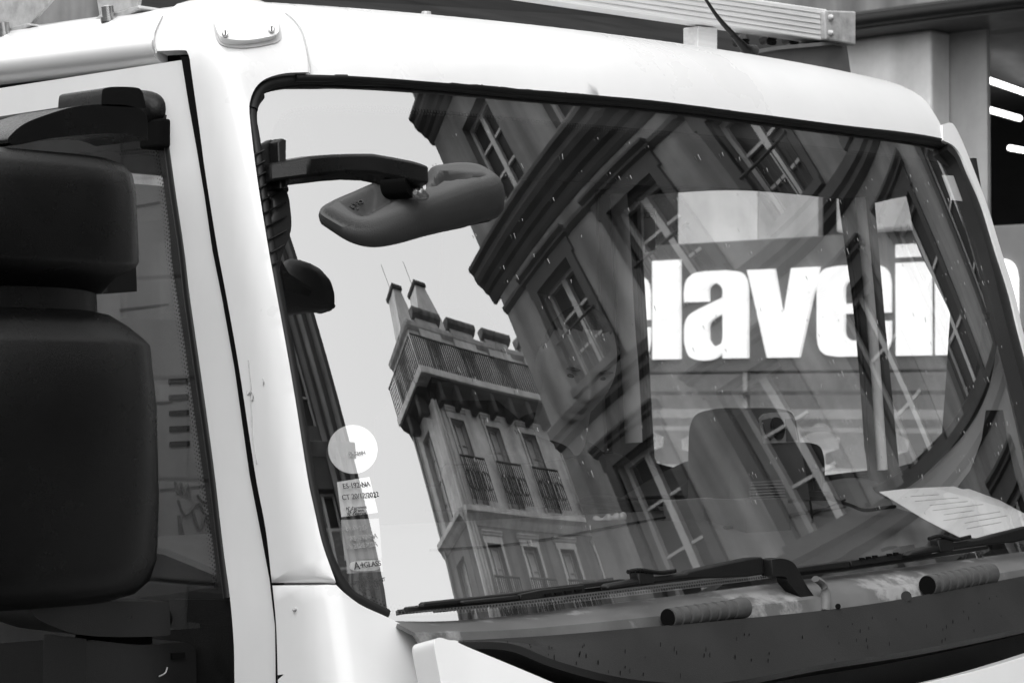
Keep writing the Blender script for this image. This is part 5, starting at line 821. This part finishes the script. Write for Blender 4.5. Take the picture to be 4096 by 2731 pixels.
# --- shop across the street, seen over and through the cab
SB = thing('shop', 'shop front across the street with big white lettering on a grey sign band', 'shop', loc=(12, 12, 0))
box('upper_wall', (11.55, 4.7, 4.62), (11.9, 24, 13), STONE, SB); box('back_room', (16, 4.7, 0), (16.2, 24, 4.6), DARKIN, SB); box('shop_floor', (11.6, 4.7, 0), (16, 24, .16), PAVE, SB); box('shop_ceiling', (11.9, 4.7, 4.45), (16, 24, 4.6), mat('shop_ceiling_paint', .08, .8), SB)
box('shop_side', (11.6, 4.62, 0), (16.2, 4.72, 13), STONE2, SB)
box('sign_band', (11.40, 5.0, 1.98), (11.55, 12.4, 3.0), FASCIA, SB, .01)
# letters, u to the right along -y
def letter(name, u, shapes, holes=(), wd=1, z0=2.085, hh=.68):
    f = lambda P: [(11.37, 10.06-(u+x*wd), z0+z*hh, *([1] if len(q) else [])) for q, (x, z) in ((p[2:], p[:2]) for p in P)]
    for s in shapes: planar(name, f(s), 0, .03, SIGNW, SB, holes=[f(h) for h in holes], n=4)
S = 1
def sgn(*p): return [q if len(q) == 3 else q for q in p]
LE = [[(.0, .22, S), (.0, .78, S), (.03, .90), (.12, .975), (.3, 1.0, S), (.7, 1.0, S), (.88, .975), (.97, .90), (1, .78, S), (1, .47, S), (.38, .47, S), (.38, .25), (.45, .18), (.55, .18), (.62, .25), (.62, .38, S), (1, .38, S), (1, .22, S), (.97, .1), (.88, .025), (.7, 0, S), (.3, 0, S), (.12, .025), (.03, .1)]]
LEh = [[(.38, .58, S), (.38, .76), (.45, .83), (.55, .83), (.62, .76), (.62, .58, S)]]
LA = [[(.02, .18, S), (.02, .36), (.06, .47), (.18, .55), (.62, .70, S), (.62, .80), (.55, .86), (.47, .86), (.40, .80), (.40, .66, S), (.02, .66, S), (.02, .80), (.06, .92), (.18, .99), (.35, 1.01, S), (.68, 1.01, S), (.88, .98), (.97, .90), (1, .78, S), (1, 0, S), (.62, 0, S), (.62, .07, S), (.5, .0), (.3, -.02), (.1, .03)]]
LAh = [[(.40, .22, S), (.40, .38), (.46, .45), (.62, .52, S), (.62, .22), (.55, .15), (.46, .15)]]
LV = [[(0, 1, S), (.38, 1, S), (.5, .42, S), (.62, 1, S), (1, 1, S), (.72, 0, S), (.28, 0, S)]]
LI = [[(0, 0, S), (0, 1, S), (1, 1, S), (1, 0, S)]]
LN = [[(0, 0, S), (0, 1, S), (.38, 1, S), (.38, .92, S), (.5, .99), (.66, 1.01), (.88, .98), (.97, .9), (1, .78, S), (1, 0, S), (.6, 0, S), (.6, .76), (.55, .83), (.45, .83), (.4, .76), (.4, 0, S)]]
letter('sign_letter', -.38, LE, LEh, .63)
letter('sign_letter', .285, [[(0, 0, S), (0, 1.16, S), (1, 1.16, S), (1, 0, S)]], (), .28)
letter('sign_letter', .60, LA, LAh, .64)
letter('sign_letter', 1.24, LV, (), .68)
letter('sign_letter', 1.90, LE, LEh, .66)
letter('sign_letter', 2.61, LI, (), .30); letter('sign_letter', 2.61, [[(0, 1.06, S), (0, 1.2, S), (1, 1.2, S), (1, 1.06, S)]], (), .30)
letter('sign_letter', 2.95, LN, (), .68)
# front: pillars, panels, beam, tubes
box('concrete_pillar', (11.2, 7.02, 3.0), (11.45, 7.86, 4.42), CONC, SB, .02); box('concrete_pillar', (11.46, 6.72, 3.0), (11.5, 7.1, 4.42), STONE2, SB)  # the second, darker slab paints in the pillar's shaded side
box('canopy_beam', (10.9, 4.8, 4.42), (11.54, 24, 4.56), mat('beam_dark', .03, .6, var=.5, scale=3), SB); tube('canopy_bundle', [(10.88, 4.8, 4.47), (10.88, 9, 4.49), (10.88, 24, 4.46)], .05, BLACK, SB, 8, 3)
box('pale_panel', (11.56, 8.86, 3.0), (11.62, 9.66, 4.4), mat('pale_panel', .85, .7, var=.1, streak=.15), SB); box('grey_panel', (11.56, 8.28, 3.0), (11.62, 8.85, 4.4), CONC, SB); box('grey_panel', (11.56, 9.68, 3.0), (11.62, 10.4, 4.4), DARKIN, SB)
box('grey_panel', (11.58, 10.42, 3.0), (11.64, 24, 4.4), CONC, SB)
box('shop_mullion', (11.42, 8.86, .2), (11.46, 8.90, 1.98), FRAMEW, SB)
for z, h, m in ((1.62, .07, FRAMEW), (1.52, .035, FRAMEW), (1.80, .03, MATS['grey_cowl'])): box('window_rail', (11.38, 5.0, z), (11.46, 12.4, z+h), m, SB)
box('shop_window', (11.5, 5.0, .2), (11.506, 12.4, 1.98), SHOPGLASS, SB)
box('display_shelf', (11.62, 5.0, .2), (12.3, 12.4, 1.22), mat('display', .85, .6, var=.1, emit=.4), SB, .01)  # shelf glows by added emission to brighten the window, no lamp here
box('display_back', (12.6, 5.0, .2), (12.7, 12.4, 1.98), mat('display_back', .45, .8, var=.5, scale=2, emit=.14), SB)  # added glow here too, in place of light inside the shop
disp = mat('bust', .7, .6, var=.1, emit=.35)  # busts given a glow of their own to read brighter
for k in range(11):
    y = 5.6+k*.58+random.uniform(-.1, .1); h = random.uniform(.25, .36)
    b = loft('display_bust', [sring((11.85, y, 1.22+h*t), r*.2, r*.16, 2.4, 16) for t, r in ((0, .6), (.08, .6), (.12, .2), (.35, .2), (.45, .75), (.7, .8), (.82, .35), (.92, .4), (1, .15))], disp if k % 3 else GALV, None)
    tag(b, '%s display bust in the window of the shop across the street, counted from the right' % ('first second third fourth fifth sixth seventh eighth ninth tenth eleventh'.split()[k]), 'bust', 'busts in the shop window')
for wd_, q in zip(('topmost', 'middle', 'lowest'), (([(12.6,7.438,4.238)], [(14.6,8.204,4.36)]), ([(12.4,7.347,3.991)], [(13.4,7.63,4.02)]), ([(13.5,7.781,3.801)], [(15,8.446,3.926)]))):
    lt = tube('strip_light', [q[0][0], q[1][0]], .024, TUBE, None, 10, 0)
    tag(lt, wd_+' of the three lit fluorescent tubes in the dark shop at the right edge', 'lamp', 'fluorescent tubes in the shop')
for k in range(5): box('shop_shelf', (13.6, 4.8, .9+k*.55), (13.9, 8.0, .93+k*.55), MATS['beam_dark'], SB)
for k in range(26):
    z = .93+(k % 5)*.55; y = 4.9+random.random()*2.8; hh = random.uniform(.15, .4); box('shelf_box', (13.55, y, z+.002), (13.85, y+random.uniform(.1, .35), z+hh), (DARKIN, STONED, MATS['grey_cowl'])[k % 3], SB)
